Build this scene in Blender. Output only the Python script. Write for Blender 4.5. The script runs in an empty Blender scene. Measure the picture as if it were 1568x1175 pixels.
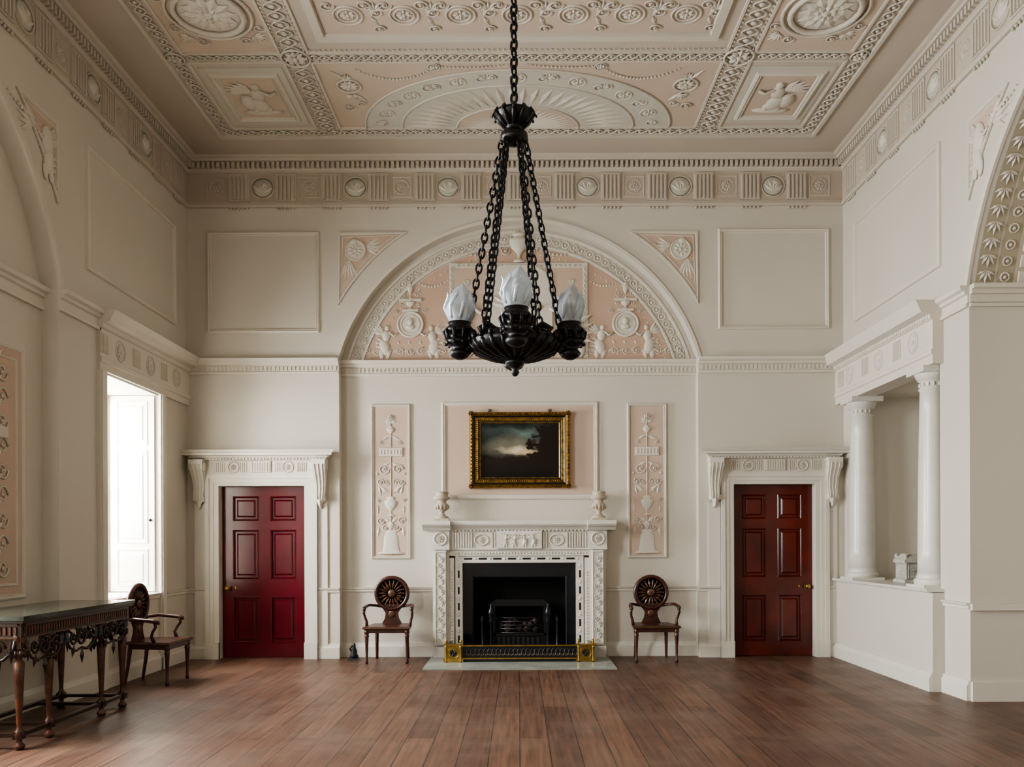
import bpy, math, random
from math import pi, sin, cos, sqrt, radians, atan2
from mathutils import Vector, Matrix
from mathutils.geometry import tessellate_polygon
random.seed(4)
F=1300.0; CD=10.4; EH=1.42; CX=795.0; CY=830.0
CEIL=6.10; XL=-4.06; XR=3.98; YF=11.3; RW=-0.15
def bx(px,w=0.0): return (px-CX)*(CD-w)/F
def bz(py,w=0.0): return EH+(CY-py)*(CD-w)/F

# ------------------------------------------------------------ materials
def nodes(name):
    m=bpy.data.materials.new(name); m.use_nodes=True
    nt=m.node_tree; b=nt.nodes['Principled BSDF']
    return m,nt,b
def mat(name,col,rough=0.6,metal=0.0,var=0.06,scale=3.0,bump=0.0,bscale=40.0,spec=0.5,col2=None,**kw):
    m,nt,b=nodes(name)
    tc=nt.nodes.new('ShaderNodeTexCoord'); no=nt.nodes.new('ShaderNodeTexNoise')
    no.inputs['Scale'].default_value=scale; no.inputs['Detail'].default_value=5
    nt.links.new(tc.outputs['Object'],no.inputs['Vector'])
    r=nt.nodes.new('ShaderNodeValToRGB')
    c2=col2 if col2 else tuple(c*(1-var*2) for c in col)
    r.color_ramp.elements[0].position=0.3; r.color_ramp.elements[1].position=0.7
    r.color_ramp.elements[0].color=(*c2,1); r.color_ramp.elements[1].color=(*col,1)
    nt.links.new(no.outputs['Fac'],r.inputs['Fac']); nt.links.new(r.outputs['Color'],b.inputs['Base Color'])
    b.inputs['Roughness'].default_value=rough; b.inputs['Metallic'].default_value=metal
    b.inputs['Specular IOR Level'].default_value=spec
    for k,v in kw.items(): b.inputs[k.replace('_',' ')].default_value=v
    if bump>0:
        n2=nt.nodes.new('ShaderNodeTexNoise'); n2.inputs['Scale'].default_value=bscale
        nt.links.new(tc.outputs['Object'],n2.inputs['Vector'])
        bp=nt.nodes.new('ShaderNodeBump'); bp.inputs['Strength'].default_value=bump; bp.inputs['Distance'].default_value=0.01
        nt.links.new(n2.outputs['Fac'],bp.inputs['Height']); nt.links.new(bp.outputs['Normal'],b.inputs['Normal'])
    return m
WHITE=mat('plaster_cream_white',(0.585,0.545,0.465),0.5,var=0.02,scale=1.2,bump=0.05,bscale=8)
UPPER=mat('plaster_upper_cream',(0.53,0.475,0.395),0.65,var=0.02,scale=1.2)
ORN=mat('plaster_ornament',(0.635,0.59,0.505),0.6,var=0.03)
CORN=mat('ceiling_ornament',(0.55,0.505,0.425),0.65,var=0.03)
PINK=mat('plaster_pink',(0.52,0.37,0.275),0.65,var=0.03,scale=2)
PPINK=mat('plaster_pale_pink',(0.55,0.42,0.325),0.65,var=0.03,scale=2)
FRZ=mat('frieze_ground_buff',(0.50,0.43,0.345),0.65,var=0.03,scale=2)
CPINK=mat('ceiling_pink_beige',(0.51,0.415,0.325),0.65,var=0.03,scale=2)
CEILM=mat('ceiling_beige',(0.48,0.42,0.345),0.7,var=0.03,scale=1)
GREYP=mat('plaster_pale_green',(0.50,0.48,0.405),0.7,var=0.03)
PAINTW=mat('joinery_white_paint',(0.655,0.62,0.54),0.35,var=0.01)
MARB=mat('white_marble',(0.66,0.63,0.555),0.3,var=0.05,scale=6)
MARBG=mat('hearth_grey_marble',(0.34,0.36,0.32),0.25,var=0.15,scale=4)
STONE=mat('vase_stone',(0.50,0.43,0.33),0.5,var=0.1,scale=20)
CASK=mat('casket_stone',(0.50,0.48,0.42),0.5,var=0.15,scale=20)
BLACK=mat('black_iron',(0.012,0.012,0.013),0.35,metal=0.3,var=0.1)
SOOT=mat('soot_black',(0.010,0.009,0.009),0.8,var=0.2)
SLATE=mat('black_marble_slip',(0.010,0.011,0.014),0.18,var=0.2)
STEEL=mat('dark_steel',(0.10,0.10,0.11),0.3,metal=0.9)
BRASS=mat('brass',(0.44,0.30,0.09),0.35,metal=1.0,var=0.2,scale=20)
GOLD=mat('gilt_frame',(0.42,0.25,0.065),0.38,metal=0.8,var=0.35,scale=25)
BRONZE=mat('chandelier_dark_bronze',(0.018,0.016,0.016),0.36,metal=0.5,var=0.2,scale=20)
REDL=mat('door_crimson_mahogany',(0.105,0.005,0.012),0.2,var=0.2,scale=2,spec=0.5)
REDR=mat('door_red_mahogany',(0.135,0.015,0.006),0.22,var=0.3,scale=2)
CHAIRM=mat('chair_mahogany',(0.07,0.022,0.012),0.3,var=0.25,scale=12)
CHAIRL=mat('chair_carved_inlay',(0.13,0.06,0.03),0.35,var=0.25,scale=12)
TABM=mat('table_mahogany',(0.030,0.014,0.010),0.28,var=0.3,scale=10)
TABL=mat('table_carved_wood',(0.12,0.045,0.022),0.33,var=0.35,scale=14)
TABTOP=mat('table_top_green_marble',(0.05,0.06,0.045),0.12,var=0.3,scale=8)
COAL=mat('coals',(0.10,0.07,0.06),0.9,var=0.4,scale=30)
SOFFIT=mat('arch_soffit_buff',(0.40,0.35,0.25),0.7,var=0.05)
GLASS=mat('frosted_glass_shade',(0.74,0.80,0.85),0.38,var=0.05,scale=14,Transmission_Weight=0.62,IOR=1.25)
GRASS=mat('outdoor_ground',(0.10,0.16,0.05),0.9,var=0.3)

def floor_mat():
    m,nt,b=nodes('floor_oak_boards')
    L=nt.links; N=nt.nodes
    tc=N.new('ShaderNodeTexCoord'); sp=N.new('ShaderNodeSeparateXYZ'); cb=N.new('ShaderNodeCombineXYZ')
    L.new(tc.outputs['Object'],sp.inputs[0]); L.new(sp.outputs['Y'],cb.inputs['X']); L.new(sp.outputs['X'],cb.inputs['Y'])
    br=N.new('ShaderNodeTexBrick'); br.offset=0.37; br.offset_frequency=2
    br.inputs['Scale'].default_value=1; br.inputs['Brick Width'].default_value=3.1; br.inputs['Row Height'].default_value=0.205
    br.inputs['Mortar Size'].default_value=0.004; br.inputs['Mortar Smooth'].default_value=0.3
    br.inputs['Color1'].default_value=(0.148,0.073,0.043,1); br.inputs['Color2'].default_value=(0.085,0.041,0.026,1)
    br.inputs['Mortar'].default_value=(0.016,0.009,0.007,1)
    L.new(cb.outputs[0],br.inputs['Vector'])
    mp=N.new('ShaderNodeMapping'); mp.inputs['Scale'].default_value=(34,1.6,1)
    L.new(tc.outputs['Object'],mp.inputs[0])
    n=N.new('ShaderNodeTexNoise'); n.inputs['Scale'].default_value=1.0; n.inputs['Detail'].default_value=8
    L.new(mp.outputs[0],n.inputs['Vector'])
    r=N.new('ShaderNodeValToRGB'); r.color_ramp.elements[0].color=(0.5,0.48,0.46,1); r.color_ramp.elements[1].color=(1.3,1.3,1.3,1)
    r.color_ramp.elements[0].position=0.3; r.color_ramp.elements[1].position=0.72
    L.new(n.outputs['Fac'],r.inputs['Fac'])
    mx=N.new('ShaderNodeMix'); mx.data_type='RGBA'; mx.blend_type='MULTIPLY'; mx.inputs['Factor'].default_value=1
    L.new(br.outputs['Color'],mx.inputs['A']); L.new(r.outputs['Color'],mx.inputs['B'])
    n3=N.new('ShaderNodeTexNoise'); n3.inputs['Scale'].default_value=1.5; n3.inputs['Detail'].default_value=10; n3.inputs['Roughness'].default_value=0.75
    L.new(tc.outputs['Object'],n3.inputs['Vector'])
    r3=N.new('ShaderNodeValToRGB'); r3.color_ramp.elements[0].position=0.47; r3.color_ramp.elements[1].position=0.72
    r3.color_ramp.elements[0].color=(0,0,0,1); r3.color_ramp.elements[1].color=(0.65,0.65,0.65,1)
    L.new(n3.outputs['Fac'],r3.inputs['Fac'])
    m3=N.new('ShaderNodeMix'); m3.data_type='RGBA'; m3.inputs['B'].default_value=(0.155,0.108,0.078,1)
    L.new(r3.outputs['Color'],m3.inputs['Factor']); L.new(mx.outputs['Result'],m3.inputs['A'])
    L.new(m3.outputs['Result'],b.inputs['Base Color'])
    n2=N.new('ShaderNodeTexNoise'); n2.inputs['Scale'].default_value=2.2; n2.inputs['Detail'].default_value=4
    L.new(tc.outputs['Object'],n2.inputs['Vector'])
    mr=N.new('ShaderNodeMapRange'); mr.inputs['To Min'].default_value=0.32; mr.inputs['To Max'].default_value=0.55
    L.new(n2.outputs['Fac'],mr.inputs['Value']); L.new(mr.outputs[0],b.inputs['Roughness'])
    bp=N.new('ShaderNodeBump'); bp.inputs['Strength'].default_value=0.35; bp.inputs['Distance'].default_value=0.004; bp.invert=True
    L.new(br.outputs['Fac'],bp.inputs['Height'])
    bp2=N.new('ShaderNodeBump'); bp2.inputs['Strength'].default_value=0.25; bp2.inputs['Distance'].default_value=0.003
    L.new(n.outputs['Fac'],bp2.inputs['Height']); L.new(bp.outputs['Normal'],bp2.inputs['Normal']); L.new(bp2.outputs['Normal'],b.inputs['Normal'])
    return m
FLOORM=floor_mat()
def painting_mat():
    m,nt,b=nodes('oil_painting_landscape'); L=nt.links; N=nt.nodes
    tc=N.new('ShaderNodeTexCoord')
    n=N.new('ShaderNodeTexNoise'); n.inputs['Scale'].default_value=4.0; n.inputs['Detail'].default_value=9
    L.new(tc.outputs['Generated'],n.inputs['Vector'])
    mx=N.new('ShaderNodeMix'); mx.data_type='RGBA'; mx.blend_type='LINEAR_LIGHT'; mx.inputs['Factor'].default_value=0.18
    L.new(tc.outputs['Generated'],mx.inputs['A']); L.new(n.outputs['Color'],mx.inputs['B'])
    sp=N.new('ShaderNodeSeparateXYZ'); L.new(mx.outputs['Result'],sp.inputs[0])
    base=N.new('ShaderNodeValToRGB'); e=base.color_ramp.elements
    e[0].position=0.0; e[0].color=(0.006,0.005,0.004,1); e[1].position=1.0; e[1].color=(0.010,0.013,0.012,1)
    for p,c in ((0.32,(0.016,0.012,0.006)),(0.42,(0.010,0.010,0.006)),(0.50,(0.050,0.048,0.034)),(0.72,(0.026,0.034,0.032)),(0.88,(0.040,0.056,0.048))):
        x=e.new(p); x.color=(*c,1)
    L.new(sp.outputs['Z'],base.inputs['Fac'])
    prev=base.outputs['Color']
    for (px,pz,sx,sz,col,lo,hi) in ((0.50,0.56,1.8,4.2,(0.19,0.18,0.13),0.0,0.9),(0.45,0.50,3.8,9.0,(0.66,0.55,0.37),0.05,0.9),(0.58,0.44,4.2,12.0,(0.60,0.44,0.25),0.05,0.9),(0.55,0.80,3.6,7.0,(0.13,0.18,0.155),0.1,0.9)):
        mp=N.new('ShaderNodeMapping'); mp.inputs['Location'].default_value=(-px*sx,0,-pz*sz); mp.inputs['Scale'].default_value=(sx,0.0,sz)
        L.new(mx.outputs['Result'],mp.inputs[0])
        g=N.new('ShaderNodeTexGradient'); g.gradient_type='SPHERICAL'; L.new(mp.outputs[0],g.inputs[0])
        r=N.new('ShaderNodeValToRGB'); r.color_ramp.elements[0].position=lo; r.color_ramp.elements[1].position=hi
        r.color_ramp.elements[0].color=(0,0,0,1); r.color_ramp.elements[1].color=(1,1,1,1)
        L.new(g.outputs['Fac'],r.inputs['Fac'])
        m2=N.new('ShaderNodeMix'); m2.data_type='RGBA'; m2.inputs['B'].default_value=(*col,1)
        L.new(r.outputs['Color'],m2.inputs['Factor']); L.new(prev,m2.inputs['A']); prev=m2.outputs['Result']
    n4=N.new('ShaderNodeTexNoise'); n4.inputs['Scale'].default_value=9; n4.inputs['Detail'].default_value=8
    L.new(tc.outputs['Generated'],n4.inputs['Vector'])
    m5=N.new('ShaderNodeMix'); m5.data_type='RGBA'; m5.blend_type='LINEAR_LIGHT'; m5.inputs['Factor'].default_value=0.35
    L.new(tc.outputs['Generated'],m5.inputs['A']); L.new(n4.outputs['Color'],m5.inputs['B'])
    mp=N.new('ShaderNodeMapping'); mp.inputs['Location'].default_value=(-.88*3.4,0,-.5*1.5); mp.inputs['Scale'].default_value=(3.4,0,1.5)
    L.new(m5.outputs['Result'],mp.inputs[0])
    g=N.new('ShaderNodeTexGradient'); g.gradient_type='SPHERICAL'; L.new(mp.outputs[0],g.inputs[0])
    r=N.new('ShaderNodeValToRGB'); r.color_ramp.elements[0].position=.12; r.color_ramp.elements[1].position=.3
    L.new(g.outputs['Fac'],r.inputs['Fac'])
    m2=N.new('ShaderNodeMix'); m2.data_type='RGBA'; m2.inputs['B'].default_value=(0.014,0.009,0.005,1)
    L.new(r.outputs['Color'],m2.inputs['Factor']); L.new(prev,m2.inputs['A'])
    L.new(m2.outputs['Result'],b.inputs['Base Color']); b.inputs['Roughness'].default_value=0.55
    b.inputs['Specular IOR Level'].default_value=0.2
    return m
PAINTING=painting_mat()

# ------------------------------------------------------------ mesh builder
class MB:
    def __init__(s,name,frame='I'):
        s.name=name; s.v=[]; s.f=[]; s.m=[]; s.s=[]; s.mats=[]; s.fr(frame)
    def fr(s,f):
        P={'I':((0,0,0),(1,0,0),(0,1,0),(0,0,1)),
           'B':((0,0,0),(1,0,0),(0,0,1),(0,-1,0)),
           'L':((XL,0,0),(0,1,0),(0,0,1),(1,0,0)),
           'R':((XR,0,0),(0,-1,0),(0,0,1),(-1,0,0)),
           'C':((0,0,CEIL),(1,0,0),(0,-1,0),(0,0,-1))}
        if isinstance(f,str): f=P[f]
        s.O,s.U,s.V,s.N=[Vector(a) for a in f]
    def add(s,vs,fs,m,sm=False):
        if m not in s.mats: s.mats.append(m)
        mi=s.mats.index(m); k=len(s.v)
        for a in vs:
            p=s.O+s.U*a[0]+s.V*a[1]+s.N*a[2]; s.v.append((p.x,p.y,p.z))
        for f in fs: s.f.append(tuple(i+k for i in f)); s.m.append(mi); s.s.append(sm)
    def box(s,u0,u1,v0,v1,w0,w1,m,ins=0.0):
        if u0>u1:u0,u1=u1,u0
        if v0>v1:v0,v1=v1,v0
        i=ins
        vs=[(u0,v0,w0),(u1,v0,w0),(u1,v1,w0),(u0,v1,w0),(u0+i,v0+i,w1),(u1-i,v0+i,w1),(u1-i,v1-i,w1),(u0+i,v1-i,w1)]
        s.add(vs,[(0,3,2,1),(4,5,6,7),(0,1,5,4),(1,2,6,5),(2,3,7,6),(3,0,4,7)],m)
    def plate(s,outer,holes,w,depths,m,ms=None):
        loops=[outer]+holes; allp=[p for l in loops for p in l]
        tr=tessellate_polygon([[Vector((p[0],p[1],0)) for p in l] for l in loops])
        s.add([(p[0],p[1],w) for p in allp],tr,m)
        for h,d in zip(holes,depths):
            n=len(h); vs=[(p[0],p[1],w) for p in h]+[(p[0],p[1],w+d) for p in h]
            s.add(vs,[(i,(i+1)%n,n+(i+1)%n,n+i) for i in range(n)],ms or m)
    def prism(s,pts,w0,w1,m):
        n=len(pts); tr=tessellate_polygon([[Vector((p[0],p[1],0)) for p in pts]])
        vs=[(p[0],p[1],w1) for p in pts]+[(p[0],p[1],w0) for p in pts]
        s.add(vs,list(tr)+[tuple(reversed([i+n for i in t])) for t in tr]+[(i,(i+1)%n,n+(i+1)%n,n+i) for i in range(n)],m)
    def mould(s,path,prof,m,closed=True,sm=False):
        n=len(path); vs=[]; k=len(prof)
        for i in range(n):
            p=Vector(path[i])
            if closed or 0<i<n-1:
                a=(p-Vector(path[i-1])).normalized(); b=(Vector(path[(i+1)%n])-p).normalized()
            elif i==0: a=b=(Vector(path[1])-p).normalized()
            else: a=b=(p-Vector(path[i-1])).normalized()
            n1=Vector((-a.y,a.x)); n2=Vector((-b.y,b.x)); mm=(n1+n2)/max(0.3,1+n1.dot(n2))
            for o,w in prof: vs.append((p.x+mm.x*o,p.y+mm.y*o,w))
        fs=[]
        for i in range(n if closed else n-1):
            j=(i+1)%n
            for q in range(k-1): fs.append((i*k+q,i*k+q+1,j*k+q+1,j*k+q))
        if not closed: fs.append(tuple(range(k))); fs.append(tuple((n-1)*k+q for q in reversed(range(k))))
        s.add(vs,fs,m,sm)
    def rect(s,u0,u1,v0,v1,wd,w,h,m):
        prof=[(-wd/2,w),(-wd*.4,w+h*.7),(-wd*.1,w+h),(wd*.15,w+h*.6),(wd*.3,w+h*.75),(wd/2,w)]
        s.mould([(u0,v0),(u1,v0),(u1,v1),(u0,v1)],prof,m)
    def ell(s,u,v,w,ru,rv,rw,m,rot=0,seg=8,rings=5):
        vs=[];fs=[]
        for i in range(1,rings):
            a=pi*i/rings
            for j in range(seg):
                b=2*pi*j/seg; x=ru*sin(a)*cos(b); y=rv*sin(a)*sin(b)
                vs.append((u+x*cos(rot)-y*sin(rot),v+x*sin(rot)+y*cos(rot),w+rw*cos(a)))
        t=len(vs); vs.append((u,v,w+rw)); vs.append((u,v,w-rw))
        for j in range(seg):
            k=(j+1)%seg; fs.append((t,j,k)); fs.append((t+1,(rings-2)*seg+k,(rings-2)*seg+j))
            for i in range(rings-2): fs.append((i*seg+j,(i+1)*seg+j,(i+1)*seg+k,i*seg+k))
        s.add(vs,fs,m,True)
    def leaf(s,u,v,ang,L,W,h,w,m):
        c,n=cos(ang),sin(ang)
        def P(a,b,z): return (u+a*c-b*n,v+a*n+b*c,w+z)
        s.add([P(0,0,h*.3),P(.5*L,-W/2,0),P(L,0,h*.1),P(.5*L,W/2,0),P(.5*L,0,h)],[(0,1,4),(1,2,4),(2,3,4),(3,0,4)],m)
    def tube(s,pts,r,m,seg=6,closed=False,sm=True):
        n=len(pts); P=[Vector(p) for p in pts]; vs=[]; up=None
        for i in range(n):
            if closed: t=(P[(i+1)%n]-P[i-1])
            else: t=P[min(i+1,n-1)]-P[max(i-1,0)]
            t=t.normalized() if t.length>1e-9 else Vector((0,0,1))
            if up is None:
                up=Vector((0,0,1)) if abs(t.z)<.8 else Vector((1,0,0))
            x=t.cross(up)
            if x.length<1e-4: x=t.cross(Vector((0,1,0.3)))
            x.normalize(); y=x.cross(t); y.normalize(); up=y
            rr=r[i] if isinstance(r,(list,tuple)) else r
            for j in range(seg):
                a=2*pi*j/seg; q=P[i]+x*(rr*cos(a))+y*(rr*sin(a)); vs.append(tuple(q))
        fs=[]
        for i in range(n if closed else n-1):
            k=(i+1)%n
            for j in range(seg):
                l=(j+1)%seg; fs.append((i*seg+j,i*seg+l,k*seg+l,k*seg+j))
        if not closed: fs.append(tuple(reversed(range(seg)))); fs.append(tuple((n-1)*seg+j for j in range(seg)))
        s.add(vs,fs,m,sm)
    def lathe(s,u,v,w,prof,m,axis='w',seg=20,sq=1.0,sm=True,flute=0,fd=0.0):
        vs=[];k=len(prof)
        for j in range(seg):
            a=2*pi*j/seg
            for r,h in prof:
                rr=r*(1+ (fd*cos(flute*a) if flute else 0))
                if axis=='w': vs.append((u+rr*cos(a),v+rr*sin(a),w+h))
                elif axis=='v': vs.append((u+rr*cos(a),v+h,w+rr*sin(a)*sq))
                else: vs.append((u+h,v+rr*cos(a),w+rr*sin(a)))
        fs=[]
        for j in range(seg):
            l=(j+1)%seg
            for q in range(k-1): fs.append((j*k+q,l*k+q,l*k+q+1,j*k+q+1))
        fs.append(tuple(j*k for j in range(seg))); fs.append(tuple(j*k+k-1 for j in range(seg)))
        s.add(vs,fs,m,sm)
    def done(s,loc=None,rz=0,parent=None):
        me=bpy.data.meshes.new(s.name); me.from_pydata(s.v,[],s.f)
        for m in s.mats: me.materials.append(m)
        me.polygons.foreach_set('material_index',s.m); me.polygons.foreach_set('use_smooth',s.s); me.update()
        o=bpy.data.objects.new(s.name,me); bpy.context.collection.objects.link(o)
        if loc: o.location=loc
        o.rotation_euler=(0,0,rz)
        if parent: o.parent=parent
        return o
    # ---- motifs
    def rosette(s,u,v,r,w,m,n=8,h=0.015,ring=True):
        for i in range(n):
            a=2*pi*i/n; s.leaf(u+cos(a)*r*.15,v+sin(a)*r*.15,a,r*.68,r*.42,h,w,m)
        s.ell(u,v,w,r*.2,r*.2,h*1.2,m)
        if ring: s.ring(u,v,r,r,r*.09,w,m)
    def ring(s,u,v,ru,rv,t,w,m,n=20):
        s.tube([(u+ru*cos(2*pi*i/n),v+rv*sin(2*pi*i/n),w) for i in range(n)],t,m,seg=5,closed=True)
    def scroll(s,u,v,r,d,m,w,t=0.008,a0=0.0,turns=1.4):
        n=14; P=[];R=[]
        for i in range(n+1):
            f=i/n; a=a0+d*f*turns*2*pi; q=r*(1-.82*f); P.append((u+q*cos(a),v+q*sin(a),w+.004)); R.append(t*(1-.4*f))
        s.tube(P,R,m,seg=4); s.ell(u,v,w+.004,t*1.8,t*1.8,t*1.6,m,seg=6,rings=4)
    def festoon(s,u0,v0,u1,v1,sag,m,w,n=12,r=0.012):
        for i in range(n+1):
            f=i/n; s.ell(u0+(u1-u0)*f,v0+(v1-v0)*f-sag*4*f*(1-f),w,r*(.6+.8*sin(pi*f)),r*(.6+.8*sin(pi*f)),r*.9,m,seg=6,rings=4)
    def urn(s,u,v,h,r,m,w,sq=0.45,seg=12):
        P=[(0,.0),(.55,.0),(.55,.06),(.2,.1),(.14,.22),(.3,.3),(.75,.45),(1,.66),(.95,.76),(.6,.8),(.5,.86),(.72,.9),(.5,.95),(.12,1),(0,1.0)]
        s.lathe(u,v,w,[(a*r,b*h) for a,b in P],m,'v',seg,sq)
    def figure(s,u,v,h,d,m,w,wing=True):
        s.ell(u+d*.03*h,v+.9*h,w,.075*h,.09*h,.04*h+.006,m)
        s.ell(u,v+.66*h,w,.13*h,.2*h,.05*h+.006,m,rot=-.15*d)
        s.ell(u-d*.05*h,v+.34*h,w,.16*h,.27*h,.05*h+.006,m,rot=.25*d)
        s.ell(u-d*.14*h,v+.12*h,w,.08*h,.17*h,.03*h+.004,m,rot=.1)
        s.ell(u+d*.06*h,v+.12*h,w,.07*h,.17*h,.03*h+.004,m,rot=-.2*d)
        s.tube([(u+d*.08*h,v+.78*h,w+.01),(u+d*.22*h,v+.66*h,w+.012),(u+d*.34*h,v+.74*h,w+.01)],.03*h,m,seg=5)
        for k in range(4): s.leaf(u-d*.05*h,v+(.5-.07*k)*h,pi/2+d*(1.1+.25*k),.3*h,.09*h,.02,w,m)
        if wing:
            for k in range(4): s.leaf(u-d*.06*h,v+.72*h,pi/2+d*(.5+.28*k),.42*h,.12*h,.02,w,m)
    def palm(s,u,v,r,ang,m,w,n=7,h=0.012):
        for i in range(n):
            f=(i/(n-1)-.5); a=ang+f*2.6; s.leaf(u,v,a,r*(1-.45*abs(f)*1.6),r*.24,h,w,m)
    def line(s,p,q,step):
        p=Vector(p);q=Vector(q);L=(q-p).length;n=max(1,int(round(L/step))); d=(q-p)/n
        return [(p+d*(i+.5)) for i in range(n)],d,atan2(d.y,d.x)
    def guill(s,p,q,step,amp,t,m,w):
        pts,d,a=s.line(p,q,step); L=(Vector(q)-Vector(p)).length; n=len(pts); dd=d.normalized(); nn=Vector((-dd.y,dd.x))
        N=n*8
        for sg in (1,-1):
            s.tube([tuple(Vector(p)+dd*(L*i/N)+nn*(sg*amp*sin(pi*i/8)))+(w,) for i in range(N+1)],t,m,seg=4)
        for c in pts: s.ell(c.x,c.y,w,amp*.42,amp*.42,t*1.6,m,seg=6,rings=4)
    def leaves(s,p,q,step,sz,m,w,h=0.012,side=1):
        pts,d,a=s.line(p,q,step)
        for c in pts:
            for k in (-.6,0,.6): s.leaf(c.x-sin(a)*(-sz*.4)*side*1.0,c.y+cos(a)*(-sz*.4)*side,a+side*(pi/2+k),sz*(.9 if k==0 else .75),sz*.33,h,w,m)
    def beads(s,p,q,step,r,m,w):
        pts,d,a=s.line(p,q,step)
        for c in pts: s.ell(c.x,c.y,w,r,r,r,m,seg=6,rings=4)

def arcpts(cu,cv,R,a0,a1,n): return [(cu+R*cos(a0+(a1-a0)*i/n),cv+R*sin(a0+(a1-a0)*i/n)) for i in range(n+1)]

# ============================================================ FLOOR / CEILING
b=MB('floor'); b.box(XL-1.0,XR+1.6,-YF-.3,0.8,-.12,0,FLOORM); b.done()
b=MB('ceiling'); b.box(XL-1.0,XR+1.6,-YF-.3,0.8,CEIL,CEIL+.15,CEILM); b.done()
b=MB('ground_outside'); b.box(-60,XL-1.2,-40,30,-.6,-.5,GRASS); b.done()

# ============================================================ BACK WALL
AC=bz(624); AR=285/125; SPR=bz(549); HW=sqrt(AR**2-(SPR-AC)**2)
th=math.asin((SPR-AC)/AR)
b=MB('wall_back','B')
bay=[(-HW,-.03)]+[(HW,-.03)]+arcpts(0,AC,AR,th,pi-th,48)
DL=(bx(336),bx(467)); DR=(bx(1123),bx(1248)); DT=bz(743)
def dh(D): return [(D[0],-.03),(D[1],-.03),(D[1],DT),(D[0],DT)]
b.plate([(XL-.7,-.1),(XR+1.4,-.1),(XR+1.4,CEIL+.02),(XL-.7,CEIL+.02)],[bay,dh(DL),dh(DR)],0,[RW,-.3,-.3],WHITE)
FB=(-.60,.60,.98)
b.plate([(-HW-.1,-.1),(HW+.1,-.1),(HW+.1,AC+AR+.1),(-HW-.1,AC+AR+.1)],[[(FB[0],-.03),(FB[1],-.03),(FB[1],FB[2]),(FB[0],FB[2])]],RW,[-.45],WHITE,SOOT)
b.box(FB[0],FB[1],-.03,FB[2]+.02,-.62,-.60,SOOT)
b.box(XL-.7,-HW-.1,-.1,3,-.42,-.32,SOOT); b.box(HW+.1,XR+.7,-.1,3,-.42,-.32,SOOT)
b.done()

b=MB('trim_1','B')   # arch, belts, wall panels
beltp=[(0,SPR-.19),(.03,SPR-.19),(.03,SPR-.16),(.015,SPR-.15),(.015,SPR-.085),(.04,SPR-.075),(.045,SPR-.05),(.075,SPR-.035),(.085,SPR),(0,SPR)]
def hext(b,u0,u1,w,prof,m):
    n=len(prof); vs=[(u0,v,w+o) for o,v in prof]+[(u1,v,w+o) for o,v in prof]
    b.add(vs,[(i,(i+1)%n,n+(i+1)%n,n+i) for i in range(n)]+[tuple(range(n)),tuple(reversed(range(n,2*n)))],m)
hext(b,XL,-HW,0,beltp,ORN); hext(b,HW,XR,0,beltp,ORN); hext(b,-HW,HW,RW,beltp,ORN)
for (u0,u1,w) in ((XL,-HW-.02,0.018),(HW+.02,XR,0.018),(-HW,HW,RW+.018)):
    pts,_,_=b.line((u0,0),(u1,0),.05)
    for p in pts: b.box(p.x-.014,p.x+.014,SPR-.14,SPR-.095,w,w+.008,ORN)
for R,wd,h in ((AR+.02,.04,.02),):
    b.mould(arcpts(0,AC,R,th,pi-th,48),[(-wd/2,0),(-wd/2,h),(wd/2,h),(wd/2,0)],ORN,closed=False)
for R in (2.20,2.03): b.mould(arcpts(0,AC,R,math.asin((SPR-AC)/R),pi-math.asin((SPR-AC)/R),60),[(-.016,RW),(-.012,RW+.02),(.012,RW+.02),(.016,RW)],ORN,closed=False)
Rm=2.115; a0=math.asin((SPR-AC)/Rm); n=50
for i in range(n):
    a=a0+(pi-2*a0)*(i+.5)/n; u=Rm*cos(a); v=AC+Rm*sin(a)
    b.ring(u,v,.042,.042,.009,RW+.006,ORN,n=10); b.ell(u,v,RW+.004,.02,.02,.014,ORN,seg=6,rings=4)
    a2=a0+(pi-2*a0)*(i)/n
    b.leaf(2.06*cos(a2),AC+2.06*sin(a2),a2,.11,.03,.015,RW,ORN)
for (x0,x1,y0,y1) in ((322,488,357,506),(1104,1268,355,503)):
    b.rect(bx(x0),bx(x1),bz(y1),bz(y0),.05,0,.032,ORN)
def spandrel(b,sg,uc,zc,cu,cz,R,m,w=0):
    ut=cu+ (1 if uc>cu else -1)*sqrt(R*R-(zc-cz)**2); vt=cz+sqrt(R*R-(uc-cu)**2)
    a1=atan2(zc-cz,ut-cu); a2=atan2(vt-cz,uc-cu)
    poly=[(uc,zc)]+arcpts(cu,cz,R,a1,a2,14)
    def area(P): return sum(P[i-1][0]*P[i][1]-P[i][0]*P[i-1][1] for i in range(len(P)))
    if area(poly)<0: poly=poly[::-1]
    b.prism(poly,w,w+.006,m)
    b.mould(poly,[(0,w),(.0,w+.02),(.022,w+.02),(.03,w+.006)],ORN)
    b.mould(poly,[(.05,w+.006),(.052,w+.013),(.062,w+.013),(.065,w+.006)],ORN)
    cxm=uc+(cu-uc)/abs(cu-uc)*.27; czm=zc-.22; d=(cu-uc)/abs(cu-uc)
    return cxm,czm,d
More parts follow.
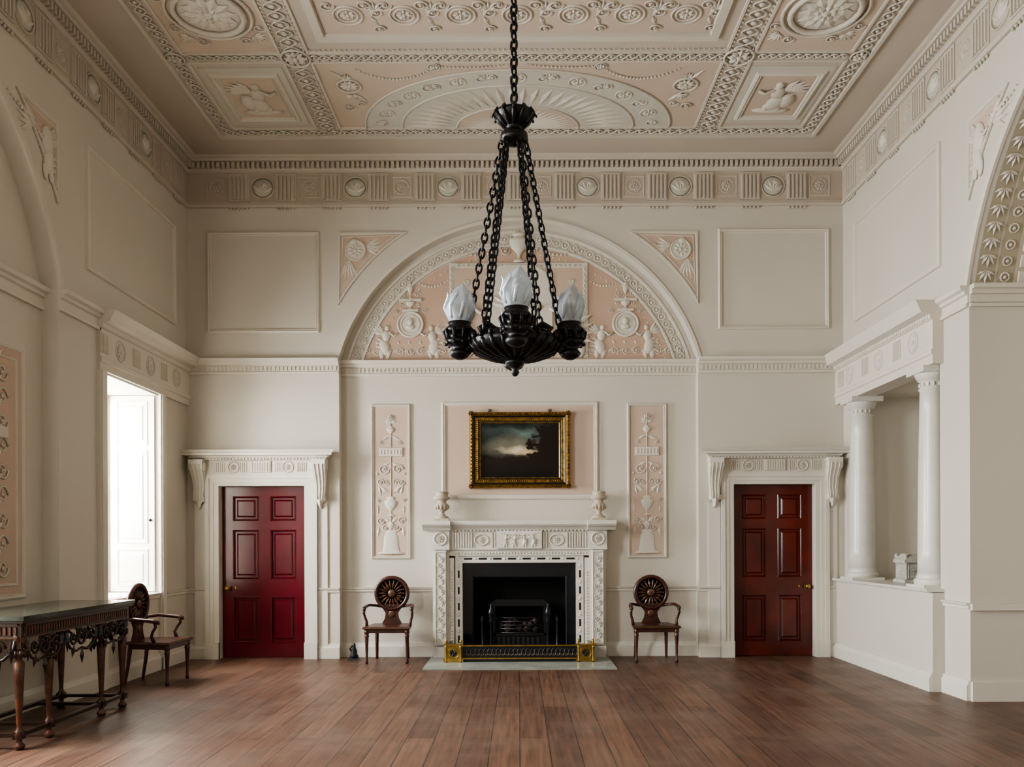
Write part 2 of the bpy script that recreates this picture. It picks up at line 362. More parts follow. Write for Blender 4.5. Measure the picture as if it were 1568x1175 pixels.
for sg in (-1,1):
    cu,cz,d=spandrel(b,sg,sg*HW,bz(356),0,AC,317/125,PPINK)
    cu-=.06*d
    b.prism(arcpts(cu,cz,.12,0,2*pi,20)[:-1],.006,.02,ORN); b.rosette(cu,cz,.12,.018,ORN,n=9)
    b.ell(cu-d*.02,cz+.11,.015,.05,.04,.02,ORN)
    for k in range(5): b.leaf(cu+d*.12,cz+.05,(pi/2-d*pi/2)+d*(.3*(k-2)),.2,.045,.014,.006,ORN); b.leaf(cu-d*.08,cz-.1,-pi/2+.22*(k-2),.26,.045,.014,.006,ORN)
    b.festoon(cu+d*.1,cz+.1,cu+d*.38,cz+.1,.05,ORN,.01,8,.01); b.festoon(cu-d*.12,cz-.05,cu-d*.12,cz-.4,.0,ORN,.01,8,.01)
b.done()

# lunette relief
b=MB('trim_2','B'); w=RW+.008
Rl=2.0; al=math.asin((SPR-AC)/Rl)
b.prism(arcpts(0,AC,Rl,al,pi-al,48),RW,w,PINK)
R2=1.93; 
for i in range(60):
    a2=math.asin((SPR-AC)/R2); a=a2+(pi-2*a2)*(i+.5)/60; b.ell(R2*cos(a),AC+R2*sin(a),w,.012,.012,.01,ORN,seg=6,rings=4)
def LX(px): return bx(px,RW)
def LZ(py): return bz(py,RW)
b.box(LX(690),LX(902),LZ(549),LZ(403),w,w+.02,ORN,.01)
b.box(LX(699),LX(893),LZ(549),LZ(412),w+.021,w+.022,PPINK)
b.guill((LX(694.5),LZ(545)),(LX(694.5),LZ(410)),.07,.02,.005,ORN,w+.024); b.guill((LX(897.5),LZ(545)),(LX(897.5),LZ(410)),.07,.02,.005,ORN,w+.024)
b.leaves((LX(700),LZ(408)),(LX(892),LZ(408)),.06,.05,ORN,w+.022)
b.prism([(LX(745),LZ(549)),(LX(847),LZ(549)),(LX(847),LZ(425)),(LX(820),LZ(408)),(LX(772),LZ(408)),(LX(745),LZ(425))],w+.02,w+.04,ORN)
for x,d in ((716,1),(876,-1)):
    b.figure(LX(x),LZ(545),.78,d,ORN,w+.03,wing=False); b.palm(LX(x),LZ(430),.09,-pi/2,ORN,w+.025)
b.figure(LX(796),LZ(545),.8,1,ORN,w+.05)
b.urn(0.01,LZ(403),.38,.12,ORN,w+.02); b.festoon(LX(705),LZ(385),LX(780),LZ(372),.1,ORN,w+.01,12,.013); b.festoon(LX(812),LZ(372),LX(886),LZ(385),.1,ORN,w+.01,12,.013)
for k in (-1,1): b.scroll(.01+k*.17,LZ(385),.06,k,ORN,w+.01); b.palm(.01,LZ(365),.12,pi/2,ORN,w+.01)
for sg,xm in ((-1,630),(1,959)):
    u=LX(xm); z=LZ(497)
    b.prism(arcpts(u,z,.15,0,2*pi,24)[:-1],w,w+.012,ORN); b.ring(u,z,.155,.155,.014,w+.012,ORN); b.ring(u,z,.115,.115,.007,w+.014,ORN)
    b.ell(u,z+.03,w+.015,.04,.05,.03,ORN); b.ell(u,z-.035,w+.015,.06,.035,.02,ORN)
    b.figure(u-.30,LZ(549),.42,1,ORN,w); b.figure(u+.27,LZ(549),.42,-1,ORN,w)
    b.box(u-.14,u+.14,LZ(462),LZ(458),w,w+.02,ORN); b.box(u-.10,u+.10,LZ(478),LZ(474),w,w+.02,ORN)
    b.urn(u,LZ(474),.12,.06,ORN,w+.01); b.urn(u,LZ(458),.2,.035,ORN,w+.01); b.palm(u,LZ(440),.1,pi/2,ORN,w,n=5)
    for k in (-1,1):
        b.scroll(u+k*.09,LZ(451),.04,k,ORN,w,t=.006); b.scroll(u+k*.1,LZ(466),.03,-k,ORN,w,t=.006); b.scroll(u+k*.18,LZ(476),.035,k,ORN,w,t=.006)
    b.festoon(u-sg*.04,LZ(428),u-sg*.5,LZ(425),.1,ORN,w,12,.013)
    for k in range(-5,6):
        uu=u+k*.135
        b.scroll(uu,LZ(538),.052,1 if k%2 else -1,ORN,w,t=.007,a0=k)
        b.leaf(uu+.05,LZ(540),.6,.08,.03,.012,w,ORN); b.leaf(uu,LZ(528),2.0,.06,.03,.012,w,ORN)
b.done()

# central frame and side arabesque panels
b=MB('trim_3','B'); w=RW
def frame(b,x0,x1,y0,y1,m,wd=.05):
    b.box(LX(x0),LX(x1),LZ(y1),LZ(y0),w,w+.006,m)
    b.rect(LX(x0),LX(x1),LZ(y1),LZ(y0),wd,w,.03,ORN)
frame(b,680,913,619,762,PPINK,.06)
b.box(LX(676),LX(917),LZ(764),LZ(757),w,w+.035,ORN,.008)
for xa,xb in ((571,627),(963,1019)):
    frame(b,xa,xb,621,853,PPINK,.04); ww=w+.008; u=(LX(xa)+LX(xb))/2
    b.tube([(u,LZ(850),ww),(u,LZ(640),ww)],.009,ORN,seg=5)
    b.palm(u,LZ(648),.13,pi/2,ORN,ww,n=9); b.rosette(u,LZ(640),.05,ww+.01,ORN,ring=False)
    b.urn(u,LZ(668),.13,.05,ORN,ww); b.leaf(u,LZ(666),-.5,.14,.04,.012,ww,ORN); b.leaf(u,LZ(666),pi+.5,.14,.04,.012,ww,ORN)
    b.box(u-.15,u+.15,LZ(699),LZ(685),ww,ww+.015,ORN,.006)
    for k in range(7): b.ell(u-.12+k*.04,LZ(692),ww+.014,.012,.035,.01,ORN,seg=6,rings=4)
    for k in (-1,1):
        b.palm(u+k*.12,LZ(680),.06,pi/2,ORN,ww,n=5)
        b.leaf(u,LZ(708),-pi/2+k*1.2,.12,.04,.012,ww,ORN)
        b.scroll(u+k*.085,LZ(718),.07,k,ORN,ww); b.scroll(u+k*.13,LZ(738),.045,-k,ORN,ww); b.scroll(u+k*.06,LZ(738),.04,k,ORN,ww,t=.006)
        b.leaf(u+k*.02,LZ(755),pi/2-k*.9,.17,.05,.014,ww,ORN); b.leaf(u+k*.15,LZ(742),-pi/2-k*.2,.14,.04,.012,ww,ORN)
        b.scroll(u+k*.16,LZ(766),.028,k,ORN,ww,t=.006); b.leaf(u+k*.16,LZ(772),-pi/2,.12,.03,.01,ww,ORN)
        b.scroll(u+k*.13,LZ(797),.05,k,ORN,ww); b.scroll(u+k*.07,LZ(808),.045,-k,ORN,ww)
        b.leaf(u+k*.15,LZ(806),-pi/2+k*.1,.12,.05,.012,ww,ORN); b.leaf(u,LZ(800),pi/2-k*1.0,.1,.05,.012,ww,ORN)
        b.ell(u+k*.17,LZ(725),ww,.014,.02,.01,ORN); b.ell(u+k*.08,LZ(752),ww,.016,.016,.01,ORN)
    b.urn(u,LZ(790),.25,.08,ORN,ww,.3)
    b.lathe(u,LZ(848),ww,[(0,0),(.17,0),(.16,.015),(.11,.03),(.095,.1),(.085,.22),(.06,.26),(.075,.28),(.03,.30),(0,.3)],ORN,'v',14,.15)
    b.urn(u,LZ(815),.14,.045,ORN,ww)
b.done()

# ---- dado rails and baseboards
def rail(b,u0,u1,w,z=.865,m=None):
    hext(b,u0,u1,w,[(0,z-.06),(.018,z-.055),(.018,z-.03),(.035,z-.02),(.042,z),(0,z)],m or PAINTW)
def base(b,u0,u1,w):
    hext(b,u0,u1,w,[(0,0),(.035,0),(.035,.13),(.02,.155),(.015,.175),(0,.18)],PAINTW)
MW=1.07
segs=[(XL,bx(315),0),(bx(488),-HW,0),(HW,bx(1102),0),(bx(1269),XR,0),(-HW,-MW,RW),(MW,HW,RW)]
b=MB('baseboard_back','B')
for s in segs: base(b,*s)
b.done()
b=MB('trim_4','B')
for s in segs: rail(b,*s)
b.done()

# ---- room cornice + frieze
b=MB('trim_5','C')
path=[(XL,0),(XR,0),(XR,YF),(XL,YF)]
b.mould(path,[(0.0,.58),(.03,.58),(.035,.55),(.02,.545),(.02,.515),(0.006,.51)],UPPER)
b.mould(path,[(.006,.51),(.006,.16)],FRZ)
b.mould(path,[(.006,.16),(.03,.155),(.035,.13),(.05,.12),(.05,.05),(.115,.045),(.12,.02),(.15,.015),(.18,0.0)],UPPER)
def frieze_bits(b,fr,us,blk,sgn):
    b.fr(fr)
    for u in us:
        b.box(u-.017,u+.017,CEIL-.12,CEIL-.055,.045,.10,UPPER)
    for c in blk[0]:
        b.box(c-.125,c+.125,CEIL-.505,CEIL-.165,.004,.018,UPPER)
        for k in range(5):
            uu=c+(k-2)*.048; b.box(uu-.014,uu+.014,CEIL-.49,CEIL-.20,.018,.038,UPPER,.004)
        for k in range(5):
            uu=c+(k-2)*.048; b.ell(uu,CEIL-.595,.02,.014,.02,.014,UPPER,seg=6,rings=4)
        b.box(c-.125,c+.125,CEIL-.585,CEIL-.57,0,.035,UPPER)
    for c in blk[1]:
        b.ell(c,CEIL-.335,.004,.135,.125,.02,GREYP,seg=20,rings=4); b.ring(c,CEIL-.335,.14,.13,.009,.01,UPPER)
        for k in range(5): b.leaf(c,CEIL-.40,.5+k*.5,.15,.05,.02,.016,ORN)
        b.ell(c+.03,CEIL-.30,.02,.03,.03,.016,ORN)
    for c in blk[2]:
        b.rect(c-.12,c+.12,CEIL-.45,CEIL-.21,.016,.004,.01,UPPER); b.rosette(c,CEIL-.33,.085,.006,UPPER,n=10)
pitch=71/125
us=[(-4.0+.0605*i) for i in range(132)]
frieze_bits(b,'B',us,([k*pitch for k in range(-7,8) if -3.95<k*pitch<3.9],[s*(1.5+2*k)*pitch for k in range(3) for s in (-1,1)],[s*(.5+2*k)*pitch for k in range(4) for s in (-1,1) if abs((.5+2*k)*pitch)<3.9]),1)
for fr,sg in (('L',-1),('R',1)):
    us=[sg*(.08+.0605*i) for i in range(90)]
    frieze_bits(b,fr,us,([sg*(.30+k*pitch) for k in range(10)],[sg*(.30+(1.5+2*k)*pitch) for k in range(4)],[sg*(.30+(.5+2*k)*pitch) for k in range(5)]),sg)
b.done()

# ============================================================ CEILING ORNAMENT
b=MB('trim_6','C'); w=.006
_O=ORN; ORN=CORN
V0=.63; V1=.83; VF=YF-.63
XO=3.40; XI=3.2; XA=2.27; XB=2.0; VA=2.15; VB=2.30; VC=2.55
def strip(p0,p1,q0,q1,m,w1): b.box(p0,p1,q0,q1,0,w1,m)
strip(-XO,XO,V0,VF,CEILM,.004)
for s in (-1,1):
    strip(s*XA,s*XI,V1,VA,CEILM,.006); strip(s*XA,s*XI,VB,VF-2,CPINK,.006)
strip(-XB,XB,V1,VA,CPINK,.006)
def ln(pts,closed=True,wd=.03,h=.02,ww=.0): 
    b.mould(pts,[(-wd/2,ww),(-wd*.4,ww+h),(wd*.4,ww+h),(wd/2,ww)],ORN,closed)
ln([(-XO,V0),(XO,V0),(XO,VF),(-XO,VF)],wd=.045,h=.03)
for s in (-1,1):
    for (a,c,d,e) in ((XA,XI,V1,VA),(XA,XI,VB,8.9),(XA,XI,9.05,VF-.2)):
        x0,x1=sorted((s*a,s*c)); ln([(x0,d),(x1,d),(x1,e),(x0,e)])
for d,e in ((V1,VA),(VB,8.9),(9.05,VF-.2)): ln([(-XB,d),(XB,d),(XB,e),(-XB,e)])
ln([(-1.82,VC),(1.82,VC),(1.82,8.6),(-1.82,8.6)],wd=.10,h=.035)
w=.014
b.guill((-XO+.1,V0+.1),(XO-.1,V0+.1),.115,.045,.009,ORN,w)
b.beads((-XO+.1,V0+.18),(XO-.1,V0+.18),.05,.011,ORN,w)
for s in (-1,1):
    b.guill((s*(XO-.1),V0+.1),(s*(XO-.1),4.4),.115,.045,.009,ORN,w)
    b.guill((s*(XA+XB)/2,V1),(s*(XA+XB)/2,4.4),.13,.075,.009,ORN,w)
    b.beads((s*(XA-.03),V1),(s*(XA-.03),4.4),.06,.010,ORN,w); b.beads((s*(XB+.03),V1),(s*(XB+.03),4.4),.06,.010,ORN,w)
    b.rosette(s*(XA+XB)/2,(VA+VB)/2,.14,.02,ORN,n=8,h=.03); b.rosette(s*(XO-.1),(VA+VB)/2,.09,.02,ORN,n=8,h=.03)
    b.guill((s*(XA+.05),(VA+VB)/2),(s*(XI-.02),(VA+VB)/2),.09,.035,.008,ORN,w)
b.guill((-XB,(VA+VB)/2),(XB,(VA+VB)/2),.095,.04,.008,ORN,w)
b.beads((-XB,VA+.02),(XB,VA+.02),.05,.009,ORN,w); b.beads((-XB,VB+.05),(XB,VB+.05),.05,.009,ORN,w)
for s in (-1,1):
    x0,x1=sorted((s*2.42,s*3.05)); xm=(x0+x1)/2
    b.box(x0-.1,x1+.1,.93,2.05,0,.012,GREYP)
    b.rect(x0,x1,1.05,1.93,.07,.010,.03,ORN)
    b.box(x0+.05,x1-.05,1.10,1.88,0,.016,CPINK)
    b.figure(xm-s*.03,1.18,.60,-s,ORN,.022); b.ell(xm,1.22,.02,.22,.05,.03,ORN); b.ell(xm+s*.10,1.42,.02,.09,.14,.04,ORN)
    for k in range(4): b.leaf(xm+s*.05,1.62,pi/2-s*(.7+.3*k),.24,.06,.02,.02,ORN)
    xm=s*2.72; vm=2.92
    b.ell(xm,vm,.0,.34,.34,.025,ORN,seg=28,rings=4); b.rosette(xm,vm,.30,.024,ORN,n=12,h=.025); b.rosette(xm,vm,.15,.034,ORN,n=8,h=.025,ring=False)
    b.ring(xm,vm,.37,.37,.016,.016,ORN,n=28)
    for k in (-1,1):
        for q in (-1,1):
            b.palm(xm+k*.30,vm+q*.34,.14,atan2(q,k),ORN,.01); b.scroll(xm+k*.38,vm+q*.22,.06,k*q,ORN,.01); b.scroll(xm+k*.2,vm+q*.42,.06,-k*q,ORN,.01)
    for vv in (4.2,5.6,7.0,8.2): b.rosette(xm,vv,.3,.02,ORN,n=12,h=.03)
def el(a,f=1.0,g=None): 
    g=g if g is not None else f
    return (1.70*f*cos(a),V1+1.18*g*sin(a))
b.prism([el(pi*i/40) for i in range(41)],.006,.010,GREYP)
for f in (1.0,.76,.40): 
    b.tube([el(pi*i/40,f)+(.012,) for i in range(41)],.013,ORN,seg=5)
b.prism([el(pi*i/40,.40) for i in range(41)],.010,.013,CPINK)
for i in range(26):
    a=pi*(i+.5)/26; p=el(a,.44); q=el(a,.73)
    L=sqrt((p[0]-q[0])**2+(p[1]-q[1])**2); b.leaf(p[0],p[1],atan2(q[1]-p[1],q[0]-p[0]),L,.085,.022,.010,ORN)
    p=el(a,.05); q=el(a,.38); L=sqrt((p[0]-q[0])**2+(p[1]-q[1])**2); b.leaf(p[0],p[1],atan2(q[1]-p[1],q[0]-p[0]),L,.05,.016,.013,ORN)
for i in range(15):
    a=pi*(i+.5)/15; p=el(a,.88)
    if i%2==1: b.rosette(p[0],p[1],.085,.012,ORN)
    else:
        b.scroll(p[0]-.05*sin(a),p[1],.065,1,ORN,.012,t=.008,a0=a); b.scroll(p[0]+.06*sin(a),p[1]+.02,.05,-1,ORN,.012,t=.008,a0=a); b.palm(p[0],p[1],.10,a,ORN,.012)
for s in (-1,1):
    b.rosette(s*1.72,1.72,.12,.014,ORN,n=10); b.palm(s*1.72,1.55,.12,-pi/2,ORN,.014); b.palm(s*1.72,1.86,.09,pi/2,ORN,.014)
    b.leaf(s*1.72,1.8,pi/2-s*.6,.25,.04,.02,.01,ORN); b.leaf(s*1.72,1.6,-pi/2-s*.6,.25,.04,.02,.01,ORN); b.scroll(s*1.80,1.30,.07,s,ORN,.012); b.scroll(s*1.66,1.36,.05,-s,ORN,.012)
    b.festoon(s*1.6,2.02,s*.82,2.06,.20,ORN,.014,22,.014); b.festoon(s*.82,2.08,s*.1,2.1,.04,ORN,.014,18,.011); b.rosette(s*.82,2.06,.06,.014,ORN)
b.box(-1.76,1.76,VC+.06,8.5,0,.008,CPINK)
for i in range(-3,4):
    u=i*.5; b.ring(u,2.88,.13,.13,.010,.012,ORN); b.rosette(u,2.88,.09,.012,ORN,n=8)
    for k in (-1,1):
        b.scroll(u+k*.16,3.02,.07,k,ORN,.012,t=.008); b.scroll(u+.25,2.80+.12*k,.06,-k,ORN,.012,t=.008); b.leaf(u+.2,2.86,k*1.2,.14,.05,.016,.01,ORN)
    b.palm(u+.25,2.95,.13,pi/2,ORN,.012)
for j in range(6):
    for i in range(-3,4): b.rosette(i*.5,3.4+j*.8,.16,.012,ORN,n=10); b.scroll(i*.5+.25,3.4+j*.8,.1,1,ORN,.014)
ORN=_O
b.done()

# ============================================================ SIDE WALLS
TC=5.2; SR=2.37; SZ=3.07; th2=math.asin((SPR-SZ)/SR); HC=SR*cos(th2)
def side_arch(sg,n=40): 
    return [(sg*(TC-HC),-.03),(sg*(TC+HC),-.03)]+[(sg*TC+ (SR*cos(th2+(pi-2*th2)*i/n))*sg,SZ+SR*sin(th2+(pi-2*th2)*i/n)) for i in range(n+1)]
def rc(sg,t0,t1,z0,z1): return [(sg*t0,z0),(sg*t1,z0),(sg*t1,z1),(sg*t0,z1)]
def outer(sg): return rc(sg,-.1,YF+.2,-.1,CEIL+.02)
WZ0,WZ1=.87,3.08
b=MB('wall_left','L')
b.plate(outer(-1),[side_arch(-1),rc(-1,.85,2.1,WZ0,WZ1),rc(-1,8.3,9.55,WZ0,WZ1)],0,[RW,-.62,-.62],WHITE)
b.plate(rc(-1,TC-HC-.1,TC+HC+.1,-.1,SZ+SR+.1),[rc(-1,4.4,6.0,.6,4.4)],RW,[-.5],WHITE)
b.done()
b=MB('wall_right','R')
b.plate(outer(1),[side_arch(1),rc(1,.28,2.38,.93,3.12),rc(1,8.0,10.1,.93,3.12)],0,[-1.25,-.95,-.95],WHITE)
b.box(TC-HC-.1,TC+HC+.1,-.1,SZ+SR+.1,-1.35,-1.25,WHITE)
b.box(.1,2.6,.8,3.2,-1.0,-.951,WHITE); b.box(7.8,10.3,.8,3.2,-1.0,-.951,WHITE)
b.done()
b=MB('wall_front'); b.box(XL-.7,XR+1.4,-YF-.2,-YF,-.1,CEIL,WHITE); b.done()

def side_trim(name,fr,sg):
    b=MB(name,fr)
    x0,x1=sorted((sg*.4,sg*2.4)); b.rect(x0,x1,4.02,5.15,.05,0,.032,ORN)
    x0,x1=sorted((sg*8.0,sg*10.0)); b.rect(x0,x1,4.02,5.15,.05,0,.032,ORN)
    P=beltp
    for t0,t1 in ((2.2,TC-HC),(TC+HC,8.2)): hext(b,sg*t0,sg*t1,0,P,ORN)
    pts=[(sg*(TC+SR*1.01*cos(th2+(pi-2*th2)*i/48)),SZ+SR*1.01*sin(th2+(pi-2*th2)*i/48)) for i in range(49)]
    b.mould(pts,[(-.03,0),(-.03,.025),(.03,.025),(.03,0)],ORN,False)
    for corner in (TC-HC+.02,TC+HC-.02):
        cu,cz,d=spandrel(b,sg,sg*corner,5.12,sg*TC,SZ,SR+.27,PPINK)
        b.ell(cu-d*.1,cz-.02,.012,.10,.14,.03,ORN); b.figure(cu-d*.1,cz-.34,.46,d,ORN,.012)
        for k in range(5): b.leaf(cu+d*.06,cz+.05,(pi/2-d*pi/2)+d*(.28*(k-2)),.28,.05,.014,.006,ORN)
        b.festoon(cu,cz+.12,cu+d*.45,cz+.14,.05,ORN,.01,10,.012)
    return b
b=side_trim('trim_7','L',-1)
for t0,t1 in ((0,2.22),(8.2,10.4)):
    hext(b,-t0,-t1,0,[(0,3.10),(.03,3.10),(.03,3.17),(.045,3.18),(.045,3.22),(.03,3.23),(.03,3.50),(.05,3.51),(.06,3.55),(.13,3.57),(.15,3.62),(.18,3.675),(0,3.675)],ORN)
for k in range(3):
    t=.4+k*.7; b.rosette(-t,3.36,.10,.034,ORN,n=10)
    for q in range(6): b.box(-t-.28-q*.03,-t-.265-q*.03,3.27,3.46,.03,.04,ORN)
for t0,t1 in ((.72,.85),(2.1,2.23)): b.box(-t1,-t0,0,3.10,0,.035,PAINTW); b.box(-t1+.02,-t0-.02,0,3.10,.035,.05,PAINTW)
rail(b,-.72,0,0); rail(b,-2.1,-.85,0); rail(b,-(TC-HC),-2.23,0); rail(b,-4.4,-(TC-HC),RW); rail(b,-8.3,-(TC+HC),0)
hext(b,-(TC-HC),-(4.38),RW,beltp,ORN); hext(b,-6.02,-(TC+HC),RW,beltp,ORN)
b.box(-4.08,-3.20,.98,3.05,RW,RW+.006,PPINK); b.rect(-4.08,-3.20,.98,3.05,.05,RW,.02,ORN)
b.rect(-3.98,-3.30,1.08,2.95,.02,RW+.006,.012,ORN)
u=-3.64
for k in range(9):
    z=1.22+k*.2
    for s in (-1,1):
        b.scroll(u+s*.14,z,.08,s*(1 if k%2 else -1),ORN,RW+.01,t=.009); b.leaf(u,z+.06,pi/2-s*.9,.20,.06,.018,RW+.008,ORN)
b.tube([(u,1.1,RW+.01),(u,2.92,RW+.01)],.010,ORN,seg=5)
b.urn(u,1.9,.3,.09,ORN,RW+.01); b.box(u-.2,u+.2,2.28,2.38,RW+.006,RW+.03,ORN,.006)
b.prism([(-TC+1.95*cos(a),SZ+1.95*sin(a)) for a in [.8+(pi-1.6)*i/30 for i in range(31)]],RW,RW+.006,PPINK)
b.done()
b=MB('baseboard_left','L'); base(b,0,-2.9,0); base(b,-2.9,-7.5,RW); base(b,-7.5,-YF,0); b.done()

b=side_trim('trim_8','R',1)
for t0,t1 in ((0,2.45),(7.95,10.4)):
    hext(b,t0,t1,-.12,[(0,3.08),(.22,3.08),(.22,3.16),(.235,3.17),(.235,3.21),(.22,3.22),(.22,3.49),(.24,3.50),(.25,3.54),(.33,3.56),(.35,3.61),(.38,3.675),(0,3.675)],ORN)
    hext(b,t0+.0,t1-.0,0,[(-.02,.935),(.16,.935),(.17,.965),(-.02,.965)],PAINTW)
    b.box(t0+.281 if t0<1 else 8.001,2.379 if t0<1 else 10.099,.935,.964,-.90,-.02,PAINTW)
    b.box(t0,t1,0,.93,0,.11,WHITE); hext(b,t0,t1,.11,[(0,0),(.035,0),(.035,.13),(.02,.155),(.015,.175),(0,.18)],PAINTW)
for i in range(48): b.box(.03+i*.05,.055+i*.05,3.505,3.545,.10,.135,ORN)
for t in (.45,1.25,2.05): b.rosette(t,3.36,.10,.102,ORN,n=10)
for t in (.1,.82,1.62):
    for q in range(6): b.box(t+q*.03,t+.015+q*.03,3.27,3.46,.10,.112,ORN)
rail(b,2.45,TC-HC,0); base(b,2.45,TC-HC,0); rail(b,TC+HC,7.95,0); base(b,TC+HC,7.95,0)
jy=-(TC-HC)
b.fr('I')
for z0,z1,d in ((.80,.86,.035),(0,.17,.035),(SPR-.19,SPR-.16,.03),(SPR-.15,SPR-.08,.015),(SPR-.08,SPR-.04,.045),(SPR-.04,SPR,.08)):
    b.box(XR+.001,XR+1.25,jy-d,jy,z0,z1,ORN)
N=46
for i in range(N):
    a=th2+(pi-2*th2)*(i+.5)/N; 
    for wd,rr in ((-.13,.05),(-.30,.035),(-.50,.07),(-.72,.035)):
        R=SR-.004
        c=Vector((XR-wd,-(TC+R*cos(a)),SZ+R*sin(a)))
        nrm=Vector((0,cos(a),-sin(a))); tang=Vector((0,sin(a),cos(a)))
        b.fr((tuple(c),(1,0,0),tuple(tang),tuple(nrm)))
        if rr>.06:
            b.box(-.09,.09,-.06,.06,-.01,.012,ORN,.01); b.rosette(0,0,.06,.012,ORN,n=6,ring=False)
        elif rr<.04: b.ring(0,0,rr*1.1,rr*1.1,.008,.004,ORN,n=10); b.ell(0,0,.004,rr*.5,rr*.5,.014,ORN,seg=6,rings=4)
        else:
            for k in range(5): b.leaf(0,-.06,pi/2+(k-2)*.55,.12-.012*abs(k-2),.03,.018,.003,ORN)
b.done()
b=MB('trim_9','R')
n=40
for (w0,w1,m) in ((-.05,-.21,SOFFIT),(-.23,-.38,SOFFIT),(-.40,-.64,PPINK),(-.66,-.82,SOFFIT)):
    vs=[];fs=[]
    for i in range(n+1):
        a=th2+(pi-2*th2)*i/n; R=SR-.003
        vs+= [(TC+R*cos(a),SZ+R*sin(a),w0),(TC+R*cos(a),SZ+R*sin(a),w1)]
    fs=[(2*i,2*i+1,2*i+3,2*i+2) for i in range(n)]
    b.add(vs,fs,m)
b.done()

# columns
def column(name,t):
    b=MB(name); z0=.965; z1=3.08; H=z1-z0
    P=[(0,0),(.175,0),(.175,.04),(.185,.055),(.175,.08),(.155,.09),(.16,.105),(.15,.12),(.148,.14)]
    for i in range(9):
        f=i/8; P.append((.146-.026*f**1.6,.14+f*(H-.14-.22)))
    P+=[(.13,H-.21),(.135,H-.20),(.12,H-.19),(.12,H-.13),(.14,H-.12),(.165,H-.07),(.17,H-.055),(0,H-.055)]
    b.lathe(0,0,z0,P,MARB,'w',32)
    b.box(-.18,.18,-.18,.18,z1-.055,z1,MARB); b.box(-.185,.185,-.185,.185,z0,z0+.03,MARB)
    for k in range(16): a=2*pi*k/16; b.ell(.122*cos(a),.122*sin(a),z1-.16,.012,.012,.022,ORN,seg=6,rings=4)
    return b.done(loc=(XR+.03,-t,0))
column('column',.47); column('column.001',2.19); column('column.002',8.2); column('column.003',9.92)

# stone casket on ledge
b=MB('stone_casket')
b.box(-.20,.20,-.14,.14,.0,.035,CASK); b.box(-.175,.175,-.115,.115,.035,.215,CASK); b.box(-.20,.20,-.14,.14,.215,.245,CASK)
b.box(-.195,.195,-.135,.135,.245,.285,CASK,.02); b.box(-.15,.15,-.10,.10,.285,.31,CASK,.01)
for sx in (-1,1):
    for sy in (-1,1): b.ell(sx*.175,sy*.115,.285,.022,.022,.03,CASK); b.lathe(sx*.17,sy*.11,.035,[(0,0),(.022,0),(.013,.02),(.013,.16),(.022,.18),(0,.18)],CASK,'w',8)
b.fr(((0,-.115,0),(1,0,0),(0,0,1),(0,-1,0)))
b.rect(-.15,.15,.05,.20,.014,0,.01,CASK)
for k in (-.09,0,.09): b.rosette(k,.125,.04,.001,CASK,n=8,h=.008)
b.fr(((-.175,0,0),(0,-1,0),(0,0,1),(-1,0,0)))
b.rect(-.09,.09,.05,.20,.014,0,.01,CASK); b.rosette(0,.125,.045,.001,CASK,n=8,h=.008)
b.fr('I')
b.done(loc=(XR+.31,-1.25,.966))

# ============================================================ WINDOWS (left)
def window(name,t0,t1,z0,z1,wp,nx=3,nz=6):
    b=MB(name,'L'); W=PAINTW
    b.box(-t1,-t0,z0,z0+.06,wp-.03,wp+.03,W); b.box(-t1,-t0,z1-.06,z1,wp-.03,wp+.03,W)
    b.box(-t1,-t1+.06,z0+.06,z1-.06,wp-.03,wp+.03,W); b.box(-t0-.06,-t0,z0+.06,z1-.06,wp-.03,wp+.03,W)
    for i in range(1,nx):
        t=t0+(t1-t0)*i/nx; b.box(-t-.012,-t+.012,z0+.06,z1-.06,wp-.015,wp+.015,W)
    for i in range(1,nz):
        z=z0+(z1-z0)*i/nz; d=.03 if i==nz//2 else .012; b.box(-t1+.06,-t0-.06,z-d,z+d,wp-.018,wp+.018,W)
    return b
b=window('window_1',.85,2.1,WZ0,WZ1,-.58)
for t,nrm in ((.85,-1),(2.1,1)):
    b.fr(((XL,-t,0),(-1,0,0),(0,0,1),(0,nrm,0)) if nrm<0 else ((XL,-t,0),(1,0,0),(0,0,1),(0,nrm,0)))
    s=1 if nrm<0 else -1
    x0,x1=sorted((s*.03,s*.52)); b.box(x0,x1,WZ0+.01,WZ1-.01,0,.03,PAINTW)
    for za,zb in ((WZ0+.08,1.35),(1.43,2.45),(2.53,WZ1-.08)):
        b.rect(x0+.08,x1-.08,za,zb,.025,.028,.012,PAINTW); b.box(x0+.12,x1-.12,za+.04,zb-.04,.03,.04,PAINTW,.01)
    b.ell(s*.07,1.68,.045,.018,.018,.02,BRONZE)
b.done()
window('window_2',4.4,6.0,.6,4.4,-.60,4,8).done()
window('window_3',8.3,9.55,WZ0,WZ1,-.58).done()

